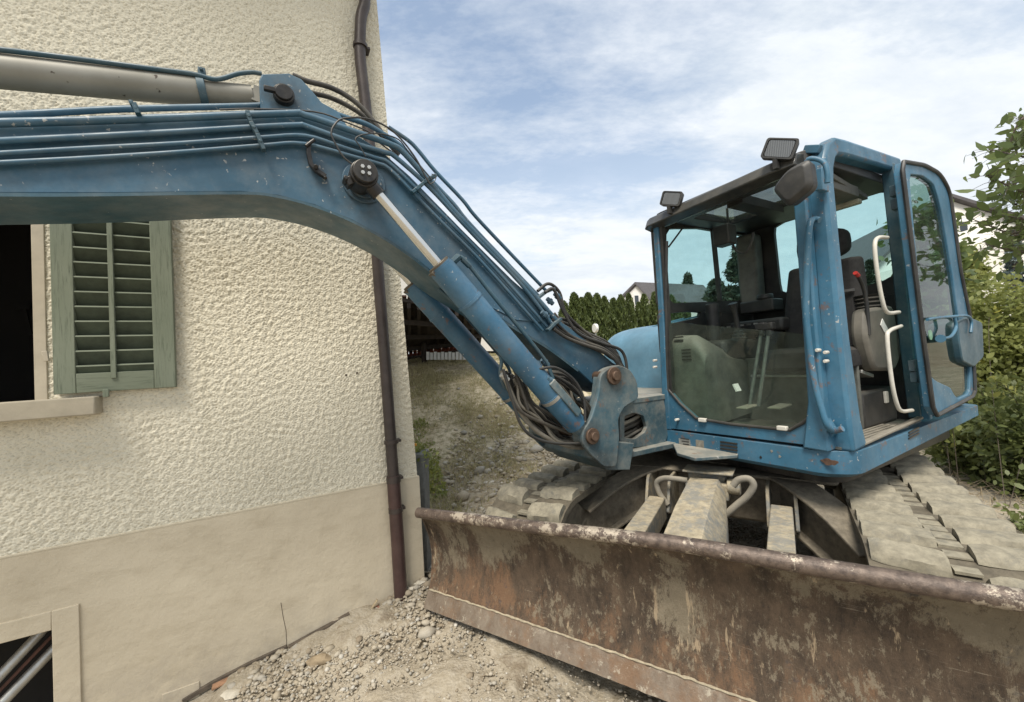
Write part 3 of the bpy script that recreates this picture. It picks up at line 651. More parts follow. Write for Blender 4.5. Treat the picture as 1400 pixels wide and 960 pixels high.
def leaf_part(name, parent, *a, kind=None, **k):
    me, c = leaf_mesh(name, *a, **k); o = bpy.data.objects.new(name, me); COL.objects.link(o); LOC[o] = Vector(c)
    if parent: o.parent = parent; o.location = LOC[o]-LOC[parent]
    else: o.location = c
    if kind: o['kind'] = kind
    return o
def crown_pts(c, ax, n, ncl, spread, seed, shell=.55):
    r = np.random.RandomState(seed); d = r.randn(ncl, 3); d /= np.linalg.norm(d, axis=1)[:, None]
    cc = np.array(c)+d*np.array(ax)*(shell+(1-shell)*r.rand(ncl, 1)**.6)*r.uniform(.7, 1.08, (ncl, 1))
    k = r.randint(0, ncl, n); P_ = cc[k]+r.randn(n, 3)*spread*r.uniform(.5, 1.2, (ncl, 1))[k]
    tone = np.clip(.5+.22*r.randn(ncl)[k]+.15*r.randn(n), 0, .86); return P_, tone, cc
def tree(name, label, cat_, base, top, ax, n, size, mat, seed, ncl=40, spread=.2, trunk_r=.08, long_=1.6, hexa=False, group=None, limbs=10, shell=.5, yellow=0):
    base = np.array(base); top = np.array(top); t = thing(name, label, cat_, tuple(base), group)
    P_, tone, cc = crown_pts(top, ax, n, ncl, spread, seed, shell)
    if yellow: tone = np.where(np.random.RandomState(seed).rand(n) < yellow, 1., tone)
    leaf_part('crown', t, P_, size, mat, tone=tone, long_=long_, seed=seed, hexa=hexa)
    mb = MB(); hd = top-base; mb.tube([base-[0, 0, .1], base+hd*.35+[.03, 0, 0], base+hd*.7, top+[0, 0, ax[2]*.3]], [trunk_r, trunk_r*.8, trunk_r*.5, trunk_r*.15], 8)
    for i in range(min(limbs, ncl)):
        st = base+hd*(.35+.55*i/limbs); mb.tube([st, (st+cc[i])/2+[0, 0, ax[2]*.08], cc[i]], [trunk_r*.35, trunk_r*.22, trunk_r*.08], 5)
    part('trunk', mb, BARK, t); return t

# ================================================================= background
def house_bg(name, label, pts, depth, rooft, wallm, roofm, overh=.35, wins=(), th=.18):
    # pts: gable-end outline in world (list of 3-D, last two are the eave-apex pairs) -> prism pushed along depth vector
    P_ = [np.array(p) for p in pts]; c = sum(P_)/len(P_); t = thing(name, label, 'house', (c[0], c[1], min(p[2] for p in P_)))
    D = np.array(depth); part('wall', MB().loft([P_, [p+D for p in P_]]), wallm, t, smooth=0)
    a, apex, b = rooft; dn = D/np.linalg.norm(D)
    for e in (a, b):
        e = np.array(e); ap = np.array(apex); s = (e-ap)/np.linalg.norm(e-ap)
        q = [ap-dn*overh, e+s*overh-dn*overh, e+s*overh+D+dn*overh, ap+D+dn*overh]; up = np.array([0, 0, th])
        part('roof', MB().loft([[x+[0, 0, .02] for x in q], [x+up+[0, 0, .02] for x in q]]), roofm, t, smooth=0)
    for (p, q, h_) in wins:
        p = np.array(p); q = np.array(q); n_ = np.cross(q-p, [0, 0, 1.]); n_ /= np.linalg.norm(n_); n_ *= -.05 if n_@D > 0 else .05
        mb = MB().loft([[p+n_*2, q+n_*2, q+n_*2+[0, 0, h_], p+n_*2+[0, 0, h_]], [p-n_, q-n_, q-n_+[0, 0, h_], p-n_+[0, 0, h_]]]); w_ = part('window', mb, WHITEP, t, smooth=0)
        pp = p+(q-p)*.12+[0, 0, h_*.08]; qq = q-(q-p)*.12+[0, 0, h_*.08]; n3 = n_*2.5
        part('pane', MB().loft([[pp+n3, qq+n3, qq+n3+[0, 0, h_*.84], pp+n3+[0, 0, h_*.84]], [pp+n_*1.5, qq+n_*1.5, qq+n_*1.5+[0, 0, h_*.84], pp+n_*1.5+[0, 0, h_*.84]]]), WINDK, w_, smooth=0)
    return t
Y = 34
eL, ap, eR = at(851, 410, Y), at(872, 389, Y-.3), at(893, 412, Y-.6)
house_bg('house', 'distant white house with grey tiled roof and gable window behind the hedge', [eL, at(851, 470, Y), at(893, 470, Y-.6), eR, ap], (at(962, 400, Y+3)-at(876, 400, Y-.3))*[1, 1, 0], (eL, ap, eR), HWALL, ROOFG, .3,
         [(at(867.5, 418, Y-.4), at(874.5, 418, Y-.5), .9)])
Y = 15
eL, ap, eR = at(1178, 380, Y), at(1291, 272, Y), at(1420, 312, Y-1)
house_bg('house', 'large white gabled house beyond the shrubs behind the open cab door', [eL, at(1178, 470, Y), at(1420, 470, Y-1), eR, ap], (at(1291, 272, Y)*0+np.array([2.5, 9, 0])), (eL, ap, eR), HWALL, ROOFG, .25,
         [(at(1309, 330, Y-.3), at(1322, 331, Y-.35), .75), (at(1382, 380, Y-.8), at(1397, 381, Y-.9), 1.0)], .12)
Y = 13
house_bg('house', 'white building standing behind the timber shed roof', [at(520, 360, Y), at(520, 480, Y), at(690, 480, Y+2), at(690, 385, Y+2), at(600, 352, Y+1)], np.array([1.5, 8, 0]), (at(520, 360, Y), at(600, 352, Y+1), at(690, 385, Y+2)), HWALL, ROOFG, .2, [], .1)
# timber shed with tiled roof
sh = thing('shed', 'open timber shed with dark rafters and tiled roof left of the boom', 'shed', tuple(at(600, 500, 10)))
n0, n1 = at(530, 409, 7.6), at(660, 430, 8.6); f0, f1 = at(535, 482, 11), at(655, 466, 12)
part('roof_deck', MB().loft([[n0, n1, f1, f0], [p+np.array([0, 0, .07]) for p in (n0, n1, f1, f0)]]), WOODDK, sh, smooth=0)
for k in range(11):
    a = n0+(n1-n0)*k/10; b = f0+(f1-f0)*k/10; part('rafter', MB().bar(a-[0, 0, .06], b-[0, 0, .06], .07, .11), WOODDK, sh)
for k in range(3):
    a = n0+(f0-n0)*(.2+.3*k); b = n1+(f1-n1)*(.2+.3*k); part('purlin', MB().bar(a-[0, 0, .16], b-[0, 0, .16], .09, .1), WOODDK, sh)
tl = None
for k in range(16):
    a = n0+(n1-n0)*(k+.5)/16; mb = MB().bar(a-(f0-n0)*.01+[0, 0, .10], a+(f0-n0)*.08+[0, 0, .12], .10, .035); part('roof_tile', mb, ROOFR, sh, bevel=.01)
REDT = plain('red_clay_tile', (.26, .07, .04), .8, 0, .3, 8)
for k in range(22):
    a = f0+(f1-f0)*(k+.5)/22; part('roof_tile', MB().bar(a-(f0-n0)*.05+[0, 0, -.08], a+(f0-n0)*.02+[0, 0, -.14], .10, .05), REDT, sh, bevel=.01)
for (x, y, Yp) in ((579, 470, 10.5),):
    p = at(x, y, Yp); part('post', MB().cyl([p[0], p[1], gz1(p[0], p[1])-.2], [p[0], p[1], p[2]+.05], .07, 10), WOODDK, sh)
# pickets
part('back_wall', MB().loft([[f0+[0, .1, -1.5], f1+[0, .1, -1.5], f1+[0, .1, -.1], f0+[0, .1, -.1]], [f0+[0, .2, -1.5], f1+[0, .2, -1.5], f1+[0, .2, -.1], f0+[0, .2, -.1]]]), WOODDK, sh, smooth=0)
pf = thing('picket_fence', 'white picket fence glimpsed under the shed eave', 'fence', tuple(at(600, 488, 10.3)))
for k in range(12):
    p = at(585+5.0*k, 492, 10.3); q = at(585+5.0*k, 481+1.0*(k % 2), 10.3); part('picket', MB().bar(p, q, .075, .03), WHITEP, pf)
# hedge of separate thujas
rr = np.random.RandomState(5)
TN = ['left end', 'second', 'third', 'fourth', 'fifth', 'sixth', 'seventh', 'eighth', 'ninth', 'tenth', 'eleventh', 'twelfth', 'thirteenth', 'fourteenth', 'fifteenth', 'sixteenth']
for k in range(16):
    px = 772+11.0*k; Yh = 17+.08*k; tp = at(px+rr.uniform(-2, 2), 407+rr.uniform(-7, 8)+(-6 if k == 1 else 0)-.0*k, Yh); base = np.array([tp[0], tp[1], gz1(tp[0], tp[1])])
    H = tp[2]-base[2]; n = 3400; wd_ = rr.uniform(.8, 1.25); r = np.random.RandomState(100+k); zz = r.rand(n)**.8; th = r.uniform(0, 2*pi, n)
    lump = 1+.25*np.sin(th*5+zz*17+k)+.15*np.sin(zz*31+th*3)
    rad = .42*wd_*(1-zz)**.5*lump*(.55+.5*r.rand(n)**.4); C_ = np.stack([base[0]+rad*np.cos(th), base[1]+rad*np.sin(th), base[2]+zz*H], 1)
    t = thing('thuja_tree', 'green columnar thuja in the far hedge, '+('leftmost one' if k == 0 else TN[k]+' from the left'), 'tree', tuple(base), 'thujas in the hedge behind the excavator')
    dirs = np.stack([np.cos(th)*.4, np.sin(th)*.4, np.ones(n)*1.2], 1)
    leaf_part('crown', t, C_, .075, LEAFC, tone=np.clip(.35+.35*np.sin(th*5+zz*17+k)+.2*r.randn(n), 0, 1), long_=2.2, dirs=dirs, seed=k)
    part('trunk', MB().tube([base-[0, 0, .1], base+[0, 0, H*.8]], [.06, .02], 6), BARK, t)
def conifer(name, label, px, pytop, pybot, Yc, wpx, mat, seed, n=5000, size=.16, irregular=.5):
    tp = at(px, pytop, Yc); bt = at(px, pybot, Yc); base = np.array([tp[0], tp[1], min(bt[2], gz1(tp[0], tp[1]))]); R_ = wpx/FPX*Yc/2; r = np.random.RandomState(seed)
    t = thing(name, label, 'tree', tuple(base)); H = tp[2]-bt[2]; cs = []; mb = MB().tube([base, [tp[0], tp[1], tp[2]-.1]], [.22, .03], 7)
    for i in range(46):
        f = r.rand()**.9; a = r.uniform(0, 2*pi); L_ = R_*(1-f)**(.45 if irregular > .4 else .8)*r.uniform(1-irregular, 1.05); s = np.array([tp[0], tp[1], bt[2]+f*H]); e = s+[L_*cos(a), L_*sin(a), L_*.12]
        mb.tube([s, e], [.05, .012], 4); cs.append((s, e, L_))
    P_ = []; k = r.randint(0, len(cs), n); u_ = .25+.8*r.rand(n)
    P_ = np.array([cs[i][0]+(cs[i][1]-cs[i][0])*q for i, q in zip(k, u_)])+r.randn(n, 3)*np.array([.09, .09, .05])*R_*1.1
    leaf_part('crown', t, P_, size, mat, seed=seed, long_=2.4); part('trunk', mb, BARK, t); return t
conifer('pine_tree', 'broad dark pine seen through the far cab window beside the pillar', 1012, 340, 420, 30, 62, LEAFD, 31, 9000, .22, .35)
conifer('pine_tree', 'smaller pine left of the broad one, seen through the cab', 978, 384, 420, 32, 34, LEAFD, 32, 3500, .2)
conifer('spruce_tree', 'young spruce above the distant house roof, seen through the cab', 940, 376, 415, 42, 26, LEAFD, 33, 2500, .22, .3)
conifer('spruce_tree', 'small spruce left of the white gable, seen through the rear cab window', 1189, 358, 400, 14.4, 16, LEAFD, 34, 2500, .09, .3)
conifer('spruce_tree', 'dark spruce seen low in the rear cab window beside the seat', 1098, 372, 420, 30, 30, LEAFD, 35, 3500, .2, .4)
conifer('blue_spruce_tree', 'pale blue spruce in front of the white house at right', 1384, 318, 420, 11, 34, LEAFS, 36, 6000, .07, .25)

# ================================================================= the excavator
EX = thing('excavator', 'muddy blue tracked excavator with open cab door and rusty blade lowered', 'excavator', tuple(A(3.0, 1.9, .14)))
def onA(px, py, **k): return A.on(px, py, **k)
def uw(pts, v): return [(lambda q: (q[0], q[2]))(A.on(x, y, v=v)) for x, y in pts]
def vw(pts, u): return [(lambda q: (q[1], q[2]))(A.on(x, y, u=u)) for x, y in pts]
BN, BF = 1.95, 2.21
# --- boom
top = uw([(0, 166), (200, 156), (340, 150), (400, 150), (440, 160), (480, 179), (520, 205), (560, 240), (630, 312), (700, 382), (760, 434), (800, 464), (838, 496)], BN)
bot = uw([(0, 265), (150, 265), (330, 263), (380, 268), (430, 281), (480, 301), (530, 328), (570, 356), (610, 388), (667, 424), (706, 450), (747, 474), (790, 506), (815, 530), (838, 538), (856, 522), (852, 503)], BN)
topx = [(-2.0, top[0][1]-.21), (-1.4, top[0][1]-.095)]+top; botx = [(-2.0, bot[0][1]-.19), (-1.4, bot[0][1]-.09)]+bot
boom = part('boom', MB().prism(A, topx+botx[::-1], BN, BF), BLUE, EX, bevel=.006)
def strip_along(line, v0, v1, th):   # plate following an edge
    n = len(line); nr = []
    for i in range(n):
        a = np.array(line[max(i-1, 0)]); b = np.array(line[min(i+1, n-1)]); t = (b-a)/np.linalg.norm(b-a); nr.append((-t[1], t[0]))
    lo = [(p[0]-q[0]*th, p[1]-q[1]*th) for p, q in zip(line, nr)]
    rings = [[A(a[0], v0, a[1]), A(a[0], v1, a[1]), A(b[0], v1, b[1]), A(b[0], v0, b[1])] for a, b in zip(line, lo)]
    return MB().loft(rings)
dense = [(p@A.d, p[2]) for p in cat([A(a, 0, b) for a, b in botx[:15]], 4)]
part('bottom_plate', strip_along(dense, BN-.008, BF+.008, .012), BLUEDK, boom, label='dark underside plate of the boom')
# reinforcement fold on the lower boom
rf = uw([(660, 414), (706, 437), (747, 441), (757, 434)], BN-.003)
part('stiffener', MB().tube([A(a, BN-.001, b) for a, b in rf], .005, 6), BLUE, boom)
# lug with dipper cylinder on top
lugs = uw([(356, 150), (354, 110), (358, 101), (395, 100), (412, 108), (425, 122), (440, 140), (462, 152), (480, 180), (380, 165)], 1.99)
part('cylinder_lug', MB().prism(A, lugs, 1.99, 2.01), BLUE, boom, bevel=.004)
part('cylinder_lug', MB().prism(A, lugs, 2.15, 2.17), BLUE, boom, bevel=.004)
pq = onA(388, 127, v=1.96); c_ = A(*pq)
part('lug_pin', MB().cyl(c_-A.n*.0, c_+A.n*.25, .042, 24).cyl(c_-A.n*.010, c_-A.n*.0005, .034, 24).bar(c_+[0, 0, -.0]-A.d*.075, c_-A.d*.03, .02, .02), BLACKP, boom, bevel=.003)
CV = 2.08
b0 = A.P(346, 133, v=CV); b1 = A.P(0, 97.5, v=CV); dr = (b1-b0)/np.linalg.norm(b1-b0)
st = part('stick_cylinder', MB().tube([b0-dr*.03, b0, b0+dr*.001, b0+dr*.17, b0+dr*.19, b0+dr*2.1], [.036, .036, .047, .047, .056, .058], 28), BEIGEB, EX, label='beige stick cylinder barrel with rust chips')
part('cylinder_eye', MB().cyl(A(pq[0], 2.02, pq[2]), A(pq[0], 2.14, pq[2]), .05, 20).bar(A(pq[0], CV, pq[2]), b0, .08, .07), BEIGEB, st)
p = b0+dr*np.linalg.norm(A.P(277, 125, v=CV)-b0); part('clamp_band', MB().tube([p-dr*.014, p+dr*.014], .0605, 24).bar(p+A.z*.05, p+A.z*.098, .026, .034).cyl(p+A.z*.085-A.n*.03, p+A.z*.085+A.n*.02, .007, 8), BLUEDK, st, bevel=.002)
hp = [(-60, 63), (0, 68), (100, 80), (200, 93), (262, 101), (290, 108), (305, 107), (325, 101), (345, 99), (358, 101)]
part('steel_pipe', MB().tube(cat([A.P(x, y, v=2.03) for x, y in hp], 5), .0095, 10), BLUEDK, st)
# boom lines
def line(name, pts2, v, r, mat, par=boom, k=4, seg=10, ext=True):
    P_ = [A.P(x, y, v=v if not hasattr(v, '__len__') else v[i]) for i, (x, y) in enumerate(pts2)]
    if ext: d_ = P_[0]-P_[1]; P_ = [P_[0]+d_/np.linalg.norm(d_)*1.1]+P_
    return part(name, MB().tube(cat(P_, k) if k > 1 else P_, r, seg), mat, par)
L1 = [(0, 158), (100, 152.5), (175, 149), (340, 145), (363, 143.5), (400, 143), (432, 146), (468, 159), (500, 169.5), (519, 180), (546, 198), (560, 212), (583, 240), (620, 279), (639, 303), (690, 357), (736, 405)]
L2 = [(0, 168), (120, 165), (240, 161), (400, 155), (415, 157), (487, 181), (535, 198), (553, 210), (590, 252), (622, 290), (660, 330), (720, 392), (764, 442)]
L3 = [(0, 193), (120, 187), (250, 180), (354, 173.5), (409, 171), (420, 173), (487, 197), (528, 209), (541, 215), (587, 256), (628, 300), (660, 334), (712, 388), (755, 450)][:13]+[(757, 446)]
L4 = [(0, 210), (120, 203), (250, 196), (361, 188), (418, 186), (470, 202), (514, 216), (532, 223), (569, 258), (620, 309), (670, 360), (748, 447)]
L5 = [(0, 223), (120, 216.5), (250, 208), (361, 199), (416, 197), (487, 215.5), (516, 223.5), (532, 231), (565, 264), (604, 304), (660, 360), (742, 452)]
line('steel_pipe', L1, 2.03, .0125, BLUE); line('steel_pipe', L2, 1.930, .0145, BLUE)
for L_, r_ in ((L3, .0115), (L4, .009), (L5, .009)): line('steel_pipe', L_, 1.93, r_, BLUE)
line('steel_pipe', [(x+12, y-6) for x, y in L1[9:]], 2.10, .011, BLUE, ext=False); 
line('thin_pipe', [(300, 150), (350, 149), (430, 153), (470, 166), (507, 182), (520, 196), (545, 214)], 1.96, .0035, HOSE, ext=False)
def clamp(pts2, v, w_, mat=BLUEDK):
    P_ = [A.P(x, y, v=v) for x, y in pts2]; mb = MB()
    for a, b in zip(P_[:-1], P_[1:]):
        mb.bar(a, b, .016, w_, A.n); c = (a+b)/2; mb.cyl(c-A.n*.018, c, .007, 6)
    return part('pipe_clamp', mb, mat, boom, bevel=.002)
clamp([(338, 153), (343, 168), (352, 184), (361, 206)], 1.912, .030); clamp([(563, 264), (574, 255), (583, 247), (596, 240)], 1.912, .030)
clamp([(178, 143), (184, 143), (190, 158)], 1.915, .035)
clamp([(732, 410), (745, 400), (757, 395)], 1.99, .04); clamp([(748, 452), (757, 443), (766, 436)], 1.912, .035)
# bent pipe bracket left of the boss
P_ = [A.P(x, y, v=1.925) for x, y in ((422, 196), (422, 210), (425, 225), (432, 233), (445, 242))]
part('pipe_bracket', MB().sweep(P_, [(-.009, -.012), (.009, -.012), (.009, .012), (-.009, .012)], A.n).cyl(A.P(418, 200, v=1.91), A.P(430, 191, v=1.91), .008, 8).cyl(A.P(432, 228, v=1.90), A.P(432, 228, v=1.95), .010, 8).cyl(A.P(445, 243, v=1.90), A.P(445, 243, v=1.95), .007, 8), BLACKP, boom, bevel=.002)
# black hoses over the lug
for dy, v, r_ in ((0, 2.07, .0125), (14, 2.12, .012)):
    line('hose', [(400, 103+dy*.5), (420, 111+dy), (450, 119+dy), (477, 133+dy*.9), (500, 153+dy*.6), (523, 183+dy*.3), (545, 212)], v, r_, HOSE, ext=False)
line('thin_hose', [(482, 225), (470, 215), (461, 201), (453, 183), (458, 170), (470, 162), (500, 162), (528, 173), (548, 190), (568, 216), (580, 238), (588, 252)], 1.88, .0042, BLACK, ext=False, k=5, seg=8)
line('thin_hose', [(500, 214), (492, 200), (486, 190), (497, 184), (520, 183), (545, 191), (560, 210), (590, 245)], 1.89, .0030, BLACK, ext=False, k=5, seg=8)
line('thin_hose', [(588, 252), (594, 248), (596, 241), (590, 238)], 1.89, .0022, BLACK, ext=False, k=5, seg=6)
# --- boss, pin, boom cylinders
q = onA(500, 233, v=1.79); cu_, cw_ = q[0], q[2]
bq = onA(498, 250, v=1.945)
bo = part('boss_ring', MB().cyl(A(bq[0], 1.940, bq[2]), A(bq[0], 1.952, bq[2]), .098, 40).cyl(A(bq[0], 1.93, bq[2]), A(bq[0], 1.952, bq[2]), .078, 40), BLUE, boom, bevel=.004)
pin = MB().cyl(A(cu_, 1.79, cw_), A(cu_, 1.96, cw_), .052, 28).cyl(A(cu_, 1.815, cw_), A(cu_, 1.90, cw_), .060, 28)
pinp = part('cylinder_pin', pin, BLACKP, EX, bevel=.004)
for a in range(4):
    c = A(cu_+.019*cos(pi/4+a*pi/2), 1.79, cw_+.019*sin(pi/4+a*pi/2)); part('bolt', MB().cyl(c-A.n*.009, c, .0085, 6), STEELG, pinp)
part('grease_block', MB().bar(A(cu_-.075, 1.86, cw_-.045), A(cu_-.04, 1.86, cw_-.02), .05, .035).cyl(A(cu_-.08, 1.80, cw_-.04), A(cu_-.08, 1.86, cw_-.04), .010, 8), BLACKP, pinp, bevel=.003)
lq = onA(808, 596, v=1.80)
def boom_cyl(v, lab):
    a = A(cu_, v, cw_); b = A(lq[0], v, lq[2]); L_ = np.linalg.norm(b-a); t = (b-a)/L_; g_ = A.on(602, 362, v=v); k0 = (A(g_[0], v, g_[2])-a)@t if v < 2 else KS[0]
    KS.append(k0) if v < 2 else None
    bb = part('boom_cylinder', MB().tube([a+t*k0, a+t*(k0+.012), a+t*(k0+.0121), a+t*(k0+.22), a+t*(k0+.2201), a+t*(k0+.235), a+t*(k0+.2351), a+t*(L_-.34), a+t*(L_-.3399), a+t*(L_-.30), a+t*(L_-.2999), a+t*(L_-.09)], [.060, .060, .066, .066, .070, .070, .066, .066, .070, .070, .066, .062], 30), BLUE2, EX, label=lab)
    part('rod', MB().tube([a+t*.04, a+t*(k0+.1)], .0245, 24), CHROME, bb)
    part('rod_eye', MB().cyl(a-A.n*.035, a+A.n*.035, .05, 20).tube([a+t*.03, a+t*.10], .033, 16), BLACKP, bb)
    part('rod_seal', MB().tube([a+t*(k0-.012), a+t*(k0+.004)], .058, 24).bar(a+t*k0-A.z*.0-A.d*.03-A.z*.06, a+t*k0-A.d*.01-A.z*.03, .05, .05), plain('cylinder_head_brown', (.12, .10, .075), .5, .4), bb, bevel=.003)
    part('cylinder_foot', MB().cyl(b-A.n*.04, b+A.n*.04, .062, 20).tube([b-t*.12, b], .05, 16), BLUED, bb)
    nrm = np.cross(t, A.n); nrm /= np.linalg.norm(nrm); nrm *= 1 if nrm[2] > 0 else -1
    off = lambda s, h: a+t*s+nrm*h
    part('cylinder_pipe', MB().tube(cat([off(k0+.03, .064), off(k0+.03, .105), off(k0+.07, .125), off(k0+.3, .12), off(L_-.52, .115), off(L_-.42, .09), off(L_-.36, .065)], 5), .0105, 10), BLUEDK, bb)
    part('fitting', MB().cyl(off(k0+.03, .06), off(k0+.03, .115), .018, 8).cyl(off(k0+.05, .12), off(k0+.10, .125), .016, 8), BLUEDK, bb)
    part('band_clamp', MB().tube([a+t*(L_-.335), a+t*(L_-.315)], .0725, 24), STEELG, bb)
    return bb
KS = []
boom_cyl(1.855, 'near blue boom cylinder with worn paint'); boom_cyl(2.31, 'far boom cylinder in shade')
# pipes hanging under the near cylinder, fittings and hose bundle
line('under_pipe', [(600, 395), (640, 430), (672, 465), (685, 490), (684, 510), (690, 528), (706, 540)], 2.03, .011, BLUEDK, EX, ext=False, k=5)
# --- swing bracket
ear = uw([(826, 503), (814, 512), (811, 540), (801, 572), (790, 588), (789, 604), (800, 620), (819, 637), (836, 637), (840, 596), (838, 572), (846, 556), (866, 545), (864, 522), (855, 506), (840, 499)], 1.84)
ear = rpoly(ear, .03, 3)
BRM = paint('grimy_bracket_paint', (.042, .10, .13), .45, .61, True, .6, [(A.P(839, 514, v=1.79), .14), (A.P(808, 596, v=1.79), .13), (A.P(826, 640, v=1.79), .16)])
br = part('swing_bracket', MB().prism(A, ear, 1.795, 1.825), BRM, EX, bevel=.006)
ear2 = uw([(826, 503), (814, 512), (811, 540), (806, 562), (812, 600), (830, 632), (838, 634), (840, 596), (838, 572), (844, 556), (862, 545), (860, 522), (853, 506), (840, 499)], 1.92)
part('bracket_web', MB().prism(A, rpoly(ear2, .02, 2), 1.88, 1.94), BRM, br, bevel=.005)
part('bracket_ear', MB().prism(A, ear, 2.335, 2.365), BLUED, br, bevel=.006)
b2 = uw([(806, 600), (800, 625), (820, 640), (850, 640), (856, 604)], 1.90); part('bracket_core', MB().prism(A, b2, 1.83, 2.33), BRM, br, bevel=.006)
bp = onA(839, 514, v=1.79)
for (qq, rr_, nm) in ((bp, .046, 'boom_foot_pin'), (lq, .040, 'lower_pin')):
    part(nm, MB().cyl(A(qq[0], 1.760, qq[2]), A(qq[0], 2.39, qq[2]), rr_*.62, 20).cyl(A(qq[0], 1.778, qq[2]), A(qq[0], 1.7945, qq[2]), rr_*1.15, 24), plain('rusty_pin', (.13, .085, .06), .55, .5, .35, 20), br, bevel=.003)
# --- chassis nose with hose opening
outer = rpoly(uw([(846, 556), (866, 546), (905, 541), (914, 588), (908, 606), (868, 612), (846, 612)], 1.915), .02, 2)
cxy = np.array(onA(866, 582, v=1.915))[[0, 2]]; n_ = len(outer)
inner = []
for o_ in outer:
    d_ = np.array(o_)-cxy; a_ = atan2(d_[1]/.10, d_[0]/.15); inner.append((cxy[0]-.01+.125*cos(a_), cxy[1]+.082*sin(a_)))
nose = part('nose_plate', MB().ring([A(a, 1.905, b) for a, b in outer], [A(a, 1.905, b) for a, b in inner], A.n*.03), BLUED, EX, bevel=.004)
tp_ = [A.on(x, y, w=1.255)[:2] for x, y in ((845, 557), (866, 546), (905, 543), (912, 552))]
z_t = onA(880, 546, v=1.905)[2]
part('nose_top', MB().prismw(A, [(1.72, 1.90), (2.40, 1.90), (2.9, 1.93), (2.9, 2.6), (2.3, 2.45), (1.72, 2.26)], z_t-.02, z_t+.015), BLUED, nose, bevel=.005)
part('nose_bottom', MB().prismw(A, [(1.68, 1.86), (2.36, 1.84), (2.9, 1.93), (2.9, 2.6), (2.3, 2.45), (1.72, 2.30)], .955, .99), BLUED, nose, bevel=.005)
part('nose_core', MB().prismw(A, [(2.1, 1.98), (2.6, 1.98), (2.6, 2.4), (1.95, 2.25)], .99, z_t-.02), BLACKP, nose)
part('front_foot', MB().prismw(A, [A.on(x, y, w=.985)[:2] for x, y in ((918, 602), (962, 611), (1012, 617), (1008, 622), (950, 626), (926, 619))], .965, .985), BLUED, nose, bevel=.004)
for k in range(7):
    y0 = 570+k*5.5; line('hose', [(838+k*2, 600-k*3), (850, y0+14), (870, y0+4), (890, y0-8)], 1.97+.03*(k % 3), .010, HOSEG if k % 2 else HOSE, nose, ext=False)
# --- hose bundles
r = random.Random(3)
for k in range(13):
    s = k*2.3; v = 1.93+.022*k
    line('hose', [(686+s*1.1, 508+s*.5+r.uniform(-3, 3)), (700+s, 540+s*.4), (718+s*1.2, 572+r.uniform(-6, 6)), (748+s*.8, 600-k*1.2+r.uniform(-5, 5)), (790, 612-k*2.0), (835, 606-k*2)], v, .0105 if k % 3 else .013, HOSE if k % 4 else HOSEG, EX, ext=False, k=6)
for k in range(9):
    s = k*2.; v = 1.86+.03*k
    line('hose', [(728+s, 515+s+r.uniform(-3, 3)), (748+s*1.3, 520+r.uniform(-4, 4)), (775+s, 540+k*2), (790+s*.5, 565+k*2), (802, 600)], v+.05, .009, HOSE if k % 3 else HOSEG, EX, ext=False, k=6)
line('hose', [(688, 505), (700, 545), (712, 580), (730, 598), (760, 606), (800, 606)], 1.84, .0085, BLACK, EX, ext=False, k=6)
line('hose', [(735, 505), (760, 503), (785, 520), (798, 545), (800, 575)], 1.80, .008, BLACK, EX, ext=False, k=6)
line('hose', [(655, 430), (672, 470), (700, 500), (712, 530), (722, 560)], 1.90, .010, HOSE, EX, ext=False, k=6)
for k in range(6):
    s = k*2.6; line('hose', [(757-s*.7, 450-s*1.2), (775-s*.2, 462-s*1.9), (800, 472-s*1.4), (825+s*.2, 480-s), (842, 494-s), (850, 512-s)], 1.905+.03*k, .0105, HOSE if k != 2 else BLACK, EX, ext=False, k=6)
line('hose', [(745, 400), (757, 396), (770, 425), (790, 455), (825, 470), (850, 480), (857, 505), (852, 522)], 1.95, .010, BLACK, EX, ext=False, k=6)
line('hose', [(735, 398), (750, 388), (765, 400), (775, 430), (810, 462), (846, 488)], 2.02, .010, HOSE, EX, ext=False, k=6)
for (x, y, v) in ((690, 516, 1.86), (735, 497, 1.88), (745, 495, 1.9), (752, 520, 1.80), (770, 545, 1.80), (752, 412, 1.98), (745, 430, 1.9), (762, 405, 1.98)):
    c = A.P(x, y, v=v); d_ = A.d*.02-A.z*.016; part('hose_fitting', MB().cyl(c-d_, c+d_, .014, 8).cyl(c-d_*.3, c+d_*.3, .019, 6), BLUE if x > 725 else STEELG, EX)
r = random.Random(8); HOSED = plain('greasy_hose', (.045, .04, .034), .55, 0, .4, 15, .3)
for k in range(16):
    j = lambda a: r.uniform(-a, a); v = 1.90+.02*k
    line('hose', [(700+j(10), 520+j(8)), (712+j(12), 548+j(10)), (735+j(14), 575+j(10)), (762+j(14), 596+j(8)), (800+j(8), 604+j(6)), (830, 600+j(6))], v, r.choice((.008, .0095, .011)), r.choice((HOSE, HOSED, HOSED, HOSEG)), EX, ext=False, k=5, seg=8)
for k in range(8):
    j = lambda a: r.uniform(-a, a); v = 1.88+.025*k
    line('hose', [(738+j(6), 512+j(6)), (765+j(10), 515+j(8)), (790+j(10), 540+j(10)), (806+j(4), 570+j(8)), (816, 592+j(6))], v, r.choice((.008, .0095)), r.choice((HOSE, HOSED, HOSEG)), EX, ext=False, k=5, seg=8)
for k in range(7):
    j = lambda a: r.uniform(-a, a); v = 1.93+.03*k
    line('hose', [(752+j(8), 432+j(8)), (778+j(8), 455+j(7)), (806+j(6), 470+j(7)), (832+j(6), 484+j(5)), (848+j(4), 498), (858, 520+j(6))], v, r.choice((.008, .0095)), r.choice((HOSE, HOSED)), EX, ext=False, k=5, seg=8)
